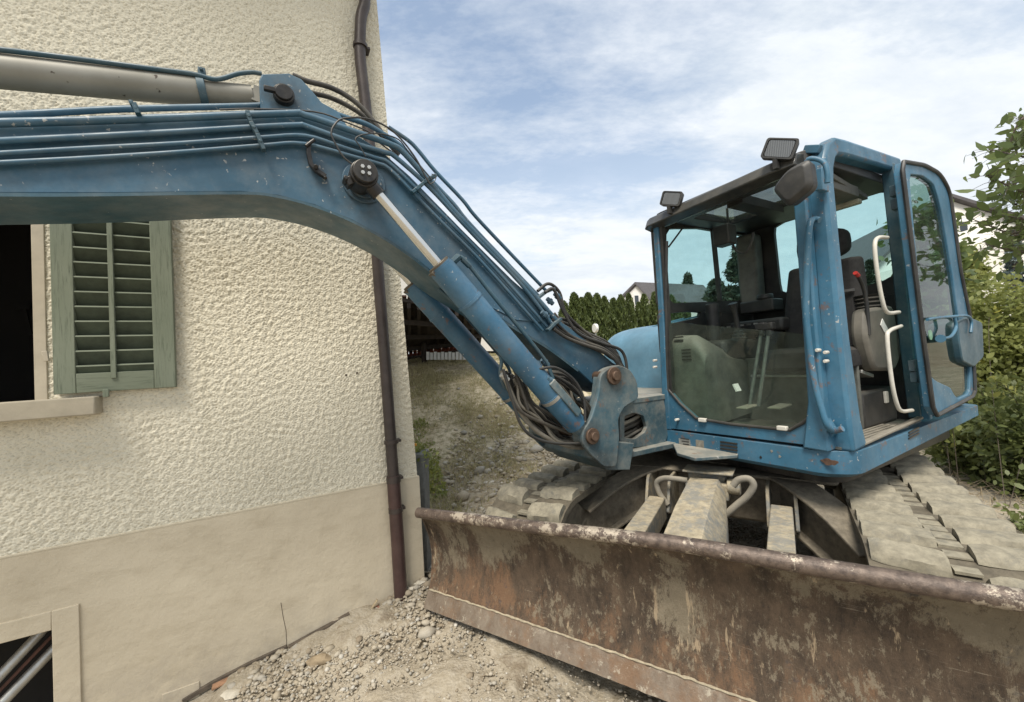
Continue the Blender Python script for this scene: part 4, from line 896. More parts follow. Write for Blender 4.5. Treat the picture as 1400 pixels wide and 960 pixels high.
for k in range(6):
    y0 = 562+8*k; line('hose', [(834, y0+16), (850, y0+10), (868, y0+2), (890, y0-12)], 1.94+.02*k, .012, (HOSED, HOSEG, HOSE)[k % 3], nose, ext=False)
c = A.P(770, 548, v=1.80); part('valve_block', MB().bar(A.P(752, 522, v=1.80), A.P(790, 566, v=1.80), .045, .045), BLUED, EX, bevel=.005)
# --- cab base skirt and slewing deck
sk = rpoly([(2.285, 1.925), (2.275, .985), (2.36, .878), (4.35, .878), (4.45, 1.0), (4.45, 3.0), (2.75, 3.0), (2.72, 2.0)], [.01, .04, .06, .05, .05, .2, .2, .02], 4)
skb = rpoly([(2.315, 1.90), (2.305, 1.0), (2.39, .915), (4.30, .915), (4.40, 1.0), (4.40, 2.95), (2.8, 2.95), (2.76, 2.0)], [.01, .04, .06, .05, .05, .2, .2, .02], 4)
def seamw(u): return 1.070
def wtop(u, v): return 1.066+.018*max(0, min(1, (u-2.4)/.9))
def wbot(u, v): return .945+.03*max(0, (u-2.4))*1.0+(-.03 if (u < 2.5 and v > 1.4) else 0)*0
skirt = part('base_skirt', MB().loft([[A(u, v, wbot(u, v)-.012) for u, v in skb], [A(u, v, wbot(u, v)+.012) for u, v in sk], [A(u, v, wtop(u, v)) for u, v in sk]]), CABB, EX, bevel=.004, label='scratched blue base skirt under the cab')
part('slewing_deck', MB().prismw(A, rpoly([(2.45, 1.0), (4.3, 1.0), (4.3, 2.9), (2.5, 2.6)], .15, 4), .86, .94), BLACKP, EX)
sc = A(3.0, 1.88, 0); part('slewing_ring', MB().cyl(sc+A.z*.70, sc+A.z*.87, .42, 40).cyl(sc+A.z*.80, sc+A.z*.83, .47, 40), MUD, EX)
for k in range(4): # louvres front
    a = onA(985, 604+k*4.6, u=2.279); b = onA(1008, 607+k*4.6, u=2.277); part('louvre', MB().bar(A(a[0]-.001, a[1], a[2]), A(b[0]-.001, b[1], b[2]), .006, .009), BLACKP, skirt)
for k in range(3):
    a = onA(1242, 592+k*4, v=.877); b = onA(1256, 584.5+k*4, v=.877); part('louvre', MB().bar(A(a[0], .876, a[2]), A(b[0], .876, b[2]), .006, .008), BLACKP, skirt)
def decal(px, py, w_, h_, mat, nm, u=None, v=None, par=None, **k):
    if u is not None:
        q = onA(px, py, u=u); mb = MB().box(A, u-.002, u+.002, q[1]-w_/2, q[1]+w_/2, q[2]-h_/2, q[2]+h_/2)
    else:
        q = onA(px, py, v=v); mb = MB().box(A, q[0]-w_/2, q[0]+w_/2, v-.002, v+.002, q[2]-h_/2, q[2]+h_/2)
    return part(nm, mb, mat, par, **k)
pl1 = decal(936, 604, .085, .036, STEELG, 'type_plate', u=2.281, par=skirt)
for k in range(3): q = onA(936, 600+k*3.6, u=2.278); part('plate_print', MB().box(A, 2.2768, 2.279, q[1]-.032, q[1]+.032-.01*k, q[2]-.003, q[2]+.003), BLACK, pl1)
decal(957, 608, .055, .055, plain('worn_sticker', (.20, .19, .16), .8, 0, .3, 40), 'faded_sticker', u=2.281, par=skirt)
rp_ = onA(1134, 632, u=2.276); ppts = [(rp_[1]+.034*cos(a)*(1+.2*sin(3*a)), rp_[2]+.015*sin(a)*(1+.25*cos(5*a))) for a in np.linspace(0, 2*pi, 18)[:-1]]
q0 = A.on(1134, 632, u=2.276)
part('rust_patch', MB().prismu(A, ppts, 2.2735, 2.279), plain('bare_rust', (.10, .058, .04), .9, 0, .5, 60, 0, .3), skirt)
for (px, py) in ((1055, 617), (1040, 625), (1066, 624)): q = onA(px, py, u=2.277); part('paint_chip', MB().prismu(A, [(q[1]+.006*cos(a)*(1+.5*sin(3*a+px)), q[2]+.008*sin(a)) for a in np.linspace(0, 2*pi, 9)[:-1]], 2.2755, 2.279), STEELG if px > 1050 else BLACKP, skirt)
# --- engine cover
hood = part('engine_cover', MB().ell((3.58, 2.53, 1.36), (.88, .60, .51), 56, 28, A, .40), HOODM, EX, label='rounded pale blue engine cover')
# embossed ridges
for s in (0, 1):
    P_ = [A.P(x, y, u=2.77) for x, y in ((893, 458), (862, 462), (840, 474-6*s), (836, 500-16*s))]
    part('cover_ridge', MB().tube(cat([A(2.9-.0, 2.05+.12*s+.20*k, 1.87-.02*k) for k in range(4)], 4), .006, 6), HOODM, hood)
CABP = MB()
# --- cab: pillars and rails
cab = None
pil = [(-.035, -.035), (.035, -.035), (.045, -.01), (.045, .035), (-.035, .045)]
ap_pts = [A(2.41, .945, 1.07), A(2.40, .942, 1.20), A(2.385, .94, 1.6), A(2.375, .938, 2.1), A(2.37, .938, 2.38), A(2.385, .938, 2.47), A(2.425, .938, 2.545), A(2.49, .938, 2.585), A(2.6, .938, 2.60), A(3.0, .938, 2.63), A(3.36, .938, 2.655)]
sec = [(-.052, -.045), (.052, -.045), (.052, .045), (-.052, .045)]
cab = part('cab_frame', MB().sweep(ap_pts, sec, up=A.n, scale=[1.45, 1.2, 1.0, .93, .93, .93, .93, .88, .85, .85, .85]), CABB, EX, bevel=.016, label='open blue cab frame')
ap2 = [A(2.315, 1.01, 1.07), A(2.31, 1.0, 1.3), A(2.30, .995, 1.8), A(2.30, .99, 2.45)]
part('front_post', MB().sweep(ap2, [(-.028, -.03), (.03, -.03), (.03, .03), (-.028, .03)], up=A.n, scale=[1.9, 1.15, 1, 1]), CABB, cab, bevel=.01)
lp = [A(2.315, 1.905, 1.07), A(2.31, 1.90, 1.35), A(2.305, 1.885, 1.9), A(2.30, 1.875, 2.47)]
part('far_post', MB().sweep(lp, [(-.03, -.026), (.03, -.026), (.03, .026), (-.03, .026)], up=A.n, scale=[1.1, 1, .85, .8]), CABB, cab, bevel=.008)
part('far_post_seal', MB().sweep([p_-A.n*.036-A.d*.002 for p_ in lp], [(-.02, -.011), (.012, -.011), (.012, .011), (-.02, .011)], up=A.n), BLACK, cab)
# windshield lower frame: sill plate with chamfered corners
inn = [(914, 533), (930, 552), (952, 572), (1000, 580), (1080, 588), (1098, 578), (1121, 558)]
out = [(908, 540), (911, 575), (913, 585.5), (1000, 596), (1090, 607), (1125, 611), (1143, 590)]
I3 = [A.P(x, y, u=2.292) for x, y in inn]; O3 = [A.P(x, y, u=2.292) for x, y in out]
rings = [[i_, o_, o_+A.d*.035, i_+A.d*.035] for i_, o_ in zip(I3, O3)]
part('windscreen_sill', MB().loft(rings), CABB, cab, bevel=.004)
part('rubber_seal', MB().tube([p_-A.d*.002 for p_ in [A.P(x, y, u=2.292) for x, y in ((912, 330), (911, 400), (912, 500), (914, 533), (930, 552), (952, 572), (1000, 580), (1080, 588), (1098, 578), (1121, 558), (1112, 500), (1104, 440))]], .009, 8), BLACK, cab)
gpts = [(913, 440), (914, 533), (930, 552), (952, 572), (1000, 580), (1080, 588), (1098, 578), (1121, 558), (1112, 500), (1103, 457)]
gv = vw(gpts, 2.30)
part('lower_windscreen', MB().loft([[A(2.298, a, b) for a, b in gv], [A(2.303, a, b) for a, b in gv]]), GLASSD, cab, smooth=0, label='dusty lower windscreen pane')
for (x, y, w_) in ((961, 574, .05), (1070, 585, .05)): q = onA(x, y, u=2.285); part('glass_clip', MB().box(A, 2.27, 2.295, q[1]-w_/2, q[1]+w_/2, q[2]-.013, q[2]+.010), CREAM, cab, bevel=.004)
for (x, y) in ((925, 574), (895, 493), (895, 502), (1125, 594), (1129, 482), (1129, 494), (1118, 479)):
    q = onA(x, y, u=2.27 if x < 1120 else 2.30); q = (q[0], q[1], q[2]); part('bolt', MB().cyl(A(q[0]-.012, q[1], q[2]), A(q[0]+.02, q[1], q[2]), .009, 10), CREAM, cab, bevel=.002)
# front grab handle
hp = [(1121, 301), (1113, 300), (1107, 308), (1104, 350), (1102, 420), (1106, 470), (1113, 520), (1122, 555), (1131, 582), (1140, 589), (1152, 586)]
part('grab_handle', MB().tube(cat([A.P(x, y, u=2.235 if 1 < i < 9 else 2.29) for i, (x, y) in enumerate(hp)], 5), .014, 14), CABB, cab)
# roof: visor, panel with skylight
vis = [A(2.23, 1.93, 2.47), A(2.21, 1.90, 2.495), A(2.20, 1.5, 2.515), A(2.21, 1.10, 2.53), A(2.26, .98, 2.53)]
part('roof_visor', MB().loft([[A(u_-.0, v_, w_-.035), A(u_+.09, v_, w_-.055), A(u_+.22, v_, w_+.03), A(u_+.13, v_, w_+.05), A(u_+.03, v_, w_+.028)] for u_, v_, w_ in ((2.235, 1.935, 2.490), (2.225, 1.90, 2.50), (2.22, 1.5, 2.505), (2.225, 1.10, 2.515), (2.24, .985, 2.515))]), plain('glossy_dark_visor', (.03, .034, .036), .22, 0, .2, 12, .15), cab, bevel=.008)
O_ = rpoly([(2.33, .96), (3.45, .96), (3.45, 1.93), (2.33, 1.93)], .06, 3); I_ = rpoly([(2.55, 1.12), (3.02, 1.12), (3.02, 1.78), (2.55, 1.78)], .04, 3)
part('roof_panel', MB().ring([A(u_, v_, 2.515+.03*(u_-2.3)) for u_, v_ in O_], [A(u_, v_, 2.515+.03*(u_-2.3)) for u_, v_ in I_], [0, 0, .055]), BLACK, cab, bevel=.006)
part('skylight', MB().prismw(A, I_, 2.555, 2.56), glass('smoked_skylight', (.5, .55, .55), .2), cab, smooth=0)
part('skylight_bar', MB().box(A, 2.54, 3.03, 1.42, 1.52, 2.50, 2.555), BLACK, cab)
part('roof_mechanism', MB().bar(A(2.55, 1.0, 2.36), A(2.75, 1.02, 2.50), .02, .03).bar(A(2.52, 1.0, 2.50), A(3.2, 1.05, 2.48), .05, .03).box(A, 2.6, 3.0, 1.0, 1.1, 2.44, 2.50).cyl(A(2.50, .99, 2.32), A(2.62, 1.02, 2.46), .010, 8), GREYP, cab, bevel=.004)
part('interior_lamp', MB().box(A, 3.05, 3.10, 1.02, 1.35, 2.42, 2.45), plain('dull_lamp_cover', (.35, .34, .26), .5), cab, bevel=.008)
# far side: panel, window with mullion and lower pane
FV = 1.905
def ringpart(nm, o2, i2, F3, off, mat, **k):
    return part(nm, MB().ring([F3(*p_) for p_ in o2], [F3(*p_) for p_ in i2], off), mat, cab, **k)
def resamp(poly, n=40):
    P_ = [np.array(p_) for p_ in poly]+[np.array(poly[0])]; L_ = [0]
    for a, b in zip(P_[:-1], P_[1:]): L_.append(L_[-1]+np.linalg.norm(b-a))
    return [tuple(np.array([np.interp(t, L_, [p_[j] for p_ in P_]) for j in (0, 1)])) for t in np.linspace(0, L_[-1], n+1)[:-1]]
def polar(poly, c, n=40):  # outline sampled by angle so that two rings match
    c = np.array(c); out = []; P_ = [np.array(p_) for p_ in poly]
    for k in range(n):
        a = 2*pi*k/n; d_ = np.array([cos(a), sin(a)]); best = None
        for p_, q_ in zip(P_, P_[1:]+P_[:1]):
            e = q_-p_; M = np.array([[d_[0], -e[0]], [d_[1], -e[1]]])
            if abs(np.linalg.det(M)) < 1e-9: continue
            t, s = np.linalg.solve(M, p_-c)
            if t > 0 and -1e-6 <= s <= 1+1e-6: best = t if best is None else max(best, t)
        out.append(tuple(c+d_*best))
    return out
w1_ = rpoly(uw([(911, 312), (1022, 312), (1036, 410), (912, 415)], FV), .06, 4); cw1 = np.mean(w1_, 0)
o1_ = [(2.30, 2.52), (3.47, 2.53), (3.47, 1.885), (2.30, 1.885)]
ringpart('far_side_frame', polar(o1_, cw1, 56), polar(w1_, cw1, 56), lambda a, b: A(a, FV, b), A.n*.03, BLACK)
part('far_side_window', MB().prism(A, w1_, FV+.012, FV+.017), GLASS, cab, smooth=0)
mu = uw([(975, 312), (985, 412)], FV-.01); part('window_bar', MB().bar(A(mu[0][0], FV-.005, mu[0][1]), A(mu[1][0], FV-.005, mu[1][1]), .022, .03), BLACK, cab)
w2_ = rpoly(uw([(911, 429), (959, 424), (957, 434), (911, 444)], FV), .012, 2); cw2 = np.mean(w2_, 0); o2_ = [(2.30, 1.884), (3.0, 1.884), (3.0, 1.60), (2.30, 1.60)]
ringpart('far_side_lower_frame', polar(o2_, cw2, 40), polar(w2_, cw2, 40), lambda a, b: A(a, FV, b), A.n*.03, BLACK)
part('lower_side_window', MB().prism(A, w2_, FV+.012, FV+.017), GLASS, cab, smooth=0)
part('far_side_panel', MB().box(A, 2.33, 3.47, FV+.001, FV+.03, 1.08, 1.599).box(A, 3.001, 3.47, FV+.001, FV+.03, 1.60, 1.884), BLACK, cab)
# rear
RU = 3.42
w3_ = rpoly(vw([(1057, 308), (1110, 292), (1150, 279), (1195, 263), (1212, 262), (1224, 378), (1180, 393), (1067, 402)], RU-.0), .05, 4); w3_ = [(max(a, 1.0), b) for a, b in w3_]; cw3 = np.mean(w3_, 0)
ringpart('rear_frame', polar([(.95, 2.60), (1.93, 2.55), (1.93, 1.88), (.95, 1.88)], cw3, 56), polar(w3_, cw3, 56), lambda a, b: A(RU, a, b), A.d*.03, BLACK)
part('rear_window', MB().prismu(A, w3_, RU+.012, RU+.017), GLASS, cab, smooth=0)
part('rear_panel', MB().box(A, RU, RU+.03, .95, 1.90, 1.08, 1.879), BLACK, cab)
part('rear_corner_trim', MB().sweep([A(3.33, 1.83, 1.9), A(3.33, 1.83, 2.50)], [(-.07, -.06), (.05, -.06), (.09, .07), (-.07, .07)], up=A.n), GREYP, cab, bevel=.02)
# B pillar and hinge post
hpost = [A(3.30, .925, 1.09), A(3.24, .925, 1.5), A(3.16, .925, 2.1), A(3.09, .925, 2.61)]
hp2 = [A.P(x, y, v=.925) for x, y in ((1252, 571), (1240, 470), (1228, 350), (1214, 226))]
part('door_post', MB().sweep(hp2, [(-.018, -.03), (.018, -.03), (.018, .03), (-.018, .03)], up=A.n), BLUEDK, cab, bevel=.006)
hp3 = [A.P(x, y, v=.885) for x, y in ((1266, 573), (1254, 470), (1241, 350), (1229, 226))]
part('hinge_post', MB().sweep(hp3, [(-.02, -.025), (.02, -.025), (.02, .025), (-.02, .025)], up=A.n), CABB, cab, bevel=.006)
for (x, y) in ((1223, 262), (1225, 280), (1249, 500), (1251, 515)):
    p_ = A.P(x, y, v=.86); part('hinge', MB().box(A, p_@A.d-.03, p_@A.d+.03, .845, .875, p_[2]-.03, p_[2]+.03).cyl(p_-A.z*.035-A.n*.012, p_+A.z*.035-A.n*.012, .012, 10), BLUEDK, cab, bevel=.003)
# --- door folded back
DVv = .79
do = rpoly(uw([(1231, 221), (1262, 226), (1284, 238), (1297, 262), (1312, 372), (1326, 440), (1332, 540), (1276, 570), (1262, 470)], DVv), [.03, .05, .08, .06, .05, .05, .05, .03, .02], 4)
di = rpoly(uw([(1243, 238), (1262, 240), (1278, 252), (1288, 290), (1302, 372), (1312, 445), (1327, 500), (1326, 538), (1308, 546), (1300, 530), (1282, 522), (1272, 515), (1258, 400)], DVv), [.02, .03, .04, .04, .03, .03, .03, .02, .02, .02, .02, .02, .02], 3)
dc = np.mean(do, 0); 
door = part('cab_door', MB().ring([A(a, DVv, b) for a, b in polar(do, dc, 80)], [A(a, DVv, b) for a, b in polar(di, dc, 80)], A.n*.035), CABB, EX, bevel=.004, label='cab door swung fully back')
dgl = [(a, b) for a, b in polar(di, dc, 80)]
part('door_glass', MB().prism(A, dgl, DVv+.012, DVv+.017), GLASSDOOR, door, smooth=0)
part('door_seal', MB().tube([A(a, DVv-.004, b) for a, b in polar(do, dc, 80)]+[A(*(lambda z: (z[0], DVv-.004, z[1]))(polar(do, dc, 80)[0]))], .011, 8), BLACK, door)
hq = [(1268, 437), (1280, 435), (1300, 433), (1322, 432), (1328, 440), (1327, 455)]
part('door_handle', MB().tube(cat([A.P(x, y, v=DVv-.03) for x, y in hq], 4), .008, 10).tube(cat([A.P(x, y, v=DVv-.03) for x, y in ((1305, 434), (1307, 448), (1300, 460), (1288, 463))], 4), .008, 10).cyl(A.P(1286, 463, v=DVv-.035), A.P(1286, 463, v=DVv), .022, 12), CABB, door)
sqp = A.P(1272, 458, v=DVv-.0); part('round_sticker', MB().cyl(sqp-A.n*.002+A.d*.0, sqp+A.n*.002, .028, 18), plain('green_sticker', (.25, .45, .3), .5), door)
lt_ = rpoly(uw([(1308, 442), (1322, 433), (1341, 441), (1343, 488), (1330, 502), (1314, 494), (1309, 465)], DVv-.01), .03, 3); part('latch_housing', MB().prism(A, lt_, DVv-.018, DVv+.12), BLUEDK, door, bevel=.015)
# rear side body behind the door
part('rear_body_panel', MB().box(A, 3.47, 4.3, .93, 1.9, 1.09, 1.62), BLACK, EX, bevel=.02)
# --- white grab bars at the door post
part('grab_bar', MB().tube(cat([A.P(x, y, v=.88) for x, y in ((1213, 325), (1201, 325), (1196, 335), (1199, 370), (1206, 410), (1213, 427), (1229, 427))], 5), .010, 12), CREAM, cab, label='upper cream grab bar')
part('grab_bar', MB().tube(cat([A.P(x, y, v=.88) for x, y in ((1232, 446), (1217, 452), (1213, 464), (1219, 520), (1226, 552), (1233, 562), (1247, 561))], 5), .010, 12), CREAM, cab, label='lower cream grab bar')
# --- mirror and lamps
mq = A.P(1082, 252, u=2.10)
part('mirror', MB().loft([[mq+A.n*(a*s1)+A.z*(b*s1)+A.d*c_+A.n*c_*.0 for a, b in rpoly([(.085, .01), (.02, -.105), (-.09, -.05), (-.085, .085), (.01, .075)], .03, 4)] for c_, s1 in ((-.02, .75), (.0, 1.0), (.05, .95), (.085, .55))]), BLACK, cab, bevel=.004, label='black rear view mirror')
part('mirror_arm', MB().cyl(A.P(1112, 232, u=2.16), A.P(1090, 246, u=2.14), .022, 14), BLACK, cab)
part('mirror_tube', MB().tube(cat([A.P(x, y, u=2.18) for x, y in ((1104, 232), (1103, 220), (1112, 217), (1126, 222), (1131, 236), (1131, 250))], 4), .011, 10), CABB, cab)
part('mirror_clamp', MB().bar(A.P(1124, 232, u=2.28), A.P(1124, 262, u=2.28), .07, .03), CABB, cab, bevel=.004)
part('roof_catch', MB().bar(A.P(1100, 205, u=2.36), A.P(1122, 204, u=2.36), .03, .04), CABB, cab, bevel=.004)
def lamp(px, py, w_, h_, u, tilt, lab):
    c = A.P(px, py, u=u); yaw = -A.d*cos(.35)-A.n*sin(.35)*1.0; yaw /= np.linalg.norm(yaw); s = np.cross(yaw, A.z); up = np.cross(s, yaw); 
    s2 = s*cos(tilt)+up*sin(tilt); up2 = -s*sin(tilt)+up*cos(tilt)
    R_ = rpoly([(-w_/2, -h_/2), (w_/2, -h_/2), (w_/2, h_/2), (-w_/2, h_/2)], .015, 4); f = lambda a, b, k, z: c+s2*a*k+up2*b*k+yaw*z
    hl_ = part('work_lamp', MB().loft([[f(a, b, .6, -.055) for a, b in R_], [f(a, b, .97, -.03) for a, b in R_], [f(a, b, 1, .012) for a, b in R_], [f(a, b, .86, .012) for a, b in R_], [f(a, b, .84, .004) for a, b in R_]]), BLACK, cab, label=lab, smooth=30)
    m_ = Mat('ribbed_lamp_glass', .12, .35); wv = m_.N('ShaderNodeTexWave'); wv.inputs['Scale'].default_value = 55; m_.L(m_.pos, wv.inputs['Vector']); m_.col(m_.mix(wv.outputs[1], (.10, .105, .11), (.20, .21, .215))); m_.bump(wv.outputs[1], .3, .002)
    part('lamp_lens', MB().loft([[f(a, b, .83, .005) for a, b in R_], [f(a, b, .80, .009) for a, b in R_]]), m_.m, hl_, smooth=30)
    part('lamp_foot', MB().bar(c-up2*h_*.5, c-up2*h_*.5-A.z*.05, .03, .02), BLACK, hl_)
lamp(1066, 204, .145, .098, 2.22, radians(24), 'right-hand work lamp beside the mirror'); lamp(918, 272, .130, .090, 2.22, radians(20), 'work lamp above the far front cab post')
# --- interior
part('floor_mat', MB().prismw(A, [(2.33, .93), (3.4, .93), (3.4, 1.90), (2.33, 1.90)], 1.072, 1.084), GREYP, cab, label='dusty grey floor mat')
rb_ = None; DUSTM = plain('dusty_floor', (.23, .21, .17), .9, 0, .25, 15)
for k in range(17):
    mb = MB().box(A, 2.36, 3.1, .905+.026*k, .918+.026*k, 1.084, 1.092)
    part('mat_rib', mb, DUSTM, cab)
part('door_sill', MB().bar(A.P(1178, 607, v=.895), A.P(1258, 571, v=.895), .03, .014), DUSTM, cab, bevel=.004)
part('seat_box', MB().box(A, 2.86, 3.35, 1.02, 1.80, 1.084, 1.30), BLACK, cab, bevel=.02)
st_c = A.on(1168, 345, v=1.38); SU_, SVc = 3.05, 1.27
seat = part('seat_base', MB().ell((2.93, SVc, 1.50), (.27, .26, .075), 28, 10, A, .45), SEATM, cab)
part('seat_back', MB().loft([[A(SU_+du+.10*z_, SVc+a*(1-.15*z_*z_), 1.50+.62*z_) for a, du in ((-.25, .0), (-.20, -.05), (.0, -.02), (.20, -.05), (.25, .0), (.22, .07), (-.22, .07))] for z_ in (0, .25, .5, .75, .93, 1.0)]), SEATM, cab, bevel=.02)
hd_ = A.on(1156, 350, u=SU_+.11); part('headrest', MB().ell((SU_+.12, SVc, 2.24), (.055, .15, .095), 24, 12, A, .6), SEATM, cab)
part('seat_print', MB().box(A, SU_-.005, SU_+.01, SVc-.19, SVc-.08, 1.90, 1.915), plain('grey_print', (.1, .1, .1)), cab)
q = A.on(1195, 440, v=1.10)
part('side_console', MB().loft([[A(u_, v_, w_) for u_, w_ in rpoly([(2.90, 1.42), (2.82, 1.62), (2.86, 1.77), (3.25, 1.80), (3.32, 1.5), (3.2, 1.40)], .05, 3)] for v_ in (.965, 1.04)]), CONS, cab, bevel=.02, label='warm grey seat console by the door')
part('console_label', MB().bar(A.P(1205, 440, v=.962), A.P(1213, 455, v=.962), .05, .003, A.n), WHITEP, cab)
part('bellows', MB().tube([A(3.10, 1.03, 1.78+.012*k) for k in range(8)], [.075 if k % 2 else .06 for k in range(8)], 16), BLACK, cab)
part('lock_lever', MB().tube(cat([A(2.86, .965, 1.62), A(2.865, .965, 1.80), A(2.84, .965, 1.89), A(2.79, .965, 1.95)], 5), .010, 10), BLACK, cab)
part('lever_tip', MB().tube([A(2.787, .965, 1.951), A(2.755, .965, 1.965)], .011, 10), plain('red_plastic', (.38, .025, .02), .4), cab)
jq = A.on(1013, 470, u=2.74)
for v_, tl in ((1.10, .0), (float(jq[1]), .0)):
    part('joystick', MB().tube([A(2.72, v_, 1.72), A(2.70, v_, 1.84), A(2.68, v_, 1.90)], [.018, .016, .03], 12).tube([A(2.72, v_, 1.66+.012*k) for k in range(7)], [.055-.006*k-(.008 if k % 2 else 0) for k in range(7)], 14), BLACK, cab)
# far console with vents
fc = uw([(911, 452), (925, 450), (942, 462), (958, 472), (972, 480), (985, 560), (920, 560)], 1.86)
part('far_console', MB().loft([[A(u_, v_, w_) for u_, w_ in rpoly([(2.36, 1.64+dz_), (2.42, 1.71+dz_), (2.56, 1.66+dz_), (2.86, 1.50), (2.92, 1.15), (2.36, 1.10)], .06, 5)] for v_, dz_ in ((1.64, -.12), (1.68, -.04), (1.74, .0), (1.885, .01))]), GREYP, cab, bevel=.02)
for k in range(4): part('vent_slot', MB().box(A, 2.355, 2.362, 1.73, 1.80, 1.60-.022*k, 1.61-.022*k), BLACKP, cab)
for k in range(4): q = A.on(931, 461+5.5*k, u=2.40); part('vent_slot', MB().box(A, q[0]-.03, q[0]-.02+.0, q[1]-.035, q[1]+.035, q[2]-.005, q[2]+.005), BLACKP, cab)
part('console_arm', MB().box(A, 2.62, 3.3, 1.66, 1.86, 1.50, 1.66), BLACK, cab, bevel=.03)
q = A.on(975, 440, u=2.75); part('blind_roll', MB().cyl(A(2.75, q[1], 1.52), A(2.75, q[1], 1.93), .045, 18), BLACK, cab, bevel=.01)
for x in (1042, 1052):
    tp = A.P(x, 448, u=2.62); bt_ = A.P(x-(17 if x < 1045 else 15), 555, u=2.62)
    part('travel_lever', MB().tube([bt_, tp], .011, 12), plain('worn_lever_steel', (.22, .24, .23), .4, .5), cab)
    part('lever_grip', MB().bar(tp+A.n*.035+A.z*.005, tp-A.n*.028+A.z*.01, .05, .045).bar(tp, tp-A.z*.05, .04, .03), BLACK, cab, bevel=.008)
    pb_ = A.P(x-(22 if x < 1045 else -12), 562, u=2.55); part('pedal', MB().bar(pb_+A.z*.02-A.d*.05, pb_+A.z*.03+A.d*.09, .07, .012), CREAM if 0 else DUSTM, cab, bevel=.004)
part('control_shelf', MB().box(A, 2.95, 3.38, 1.45, 1.89, 1.70, 1.79), BLACK, cab, bevel=.02)
for k in range(6): part('button', MB().box(A, 2.938, 2.951, 1.86-.05*k, 1.885-.05*k, 1.755, 1.768), STEELG if k % 2 else GREYP, cab)
part('footwell_wall', MB().box(A, 2.40, 2.86, 1.86, 1.885, 1.09, 1.45), GREYP, cab, bevel=.01)
part('pedal_plate', MB().loft([[A(2.42, 1.25, 1.094), A(2.70, 1.25, 1.094), A(2.70, 1.62, 1.094), A(2.42, 1.62, 1.094)], [A(2.45, 1.28, 1.12), A(2.67, 1.28, 1.13), A(2.67, 1.59, 1.13), A(2.45, 1.59, 1.12)]]), BLACK, cab, bevel=.004)
part('foot_rest', MB().bar(A(2.40, 1.12, 1.12), A(2.62, 1.12, 1.17), .10, .012), DUSTM, cab, bevel=.003)
part('crossbar', MB().cyl(A(2.80, 1.06, 1.40), A(2.80, 1.60, 1.40), .010, 10), STEELG, cab)
part('paper_scrap', MB().bar(A.P(1005, 525, u=2.55), A.P(1010, 535, u=2.55), .05, .01), WHITEP, cab)
part('seat_tray', MB().box(A, 2.80, 2.84, 1.10, 1.34, 1.42, 1.47), CONS, cab, bevel=.01)
part('yellow_label', MB().box(A, 2.828, 2.845, 1.12, 1.5, 1.475, 1.50), plain('yellow_label_mat', (.42, .38, .12), .6), cab)
part('seat_front_panel', MB().box(A, 2.84, 2.86, 1.02, 1.66, 1.09, 1.52), GREYP, cab, bevel=.008)
q = A.P(967, 507, u=2.5); part('crumpled_bottle', MB().ell((q@A.d, q@A.n, q[2]), (.05, .07, .045), 7, 4, A, 1).ell((q@A.d, q@A.n+.07, q[2]-.03), (.03, .035, .03), 6, 4, A, 1), glass('crumpled_plastic', (.8, .85, .8), .5, .05, (.6, .62, .6)), cab, smooth=0)
part('radio_cable', MB().tube(cat([A.P(x, y, u=2.8) for x, y in ((994, 285), (996, 310), (1000, 330), (1008, 344), (1020, 345), (1028, 330), (1030, 318))], 6), .008, 8), BLACK, cab)
part('radio_box', MB().box(A, 2.70, 2.80, 1.62, 1.74, 2.32, 2.46), BLACK, cab, bevel=.01)
part('wiper_rod', MB().tube([A.P(934, 311, u=2.45), A.P(914, 338, u=2.36)], .006, 8), BLACK, cab)
part('arm_box', MB().box(A, 3.15, 3.30, 1.60, 1.85, 1.86, 1.95).cyl(A(3.2, 1.68, 1.95), A(3.2, 1.68, 1.99), .055, 20), BLACK, cab, bevel=.01)
part('belt_buckle', MB().bar(A.P(1170, 508, v=1.05), A.P(1186, 514, v=1.05), .06, .02), STEELG, cab, bevel=.003)
q = A.on(1212, 543, v=1.01); part('box_latch', MB().box(A, q[0]-.02, q[0]+.02, 1.005, 1.019, q[2]-.035, q[2]+.035), CREAM, cab, bevel=.003)

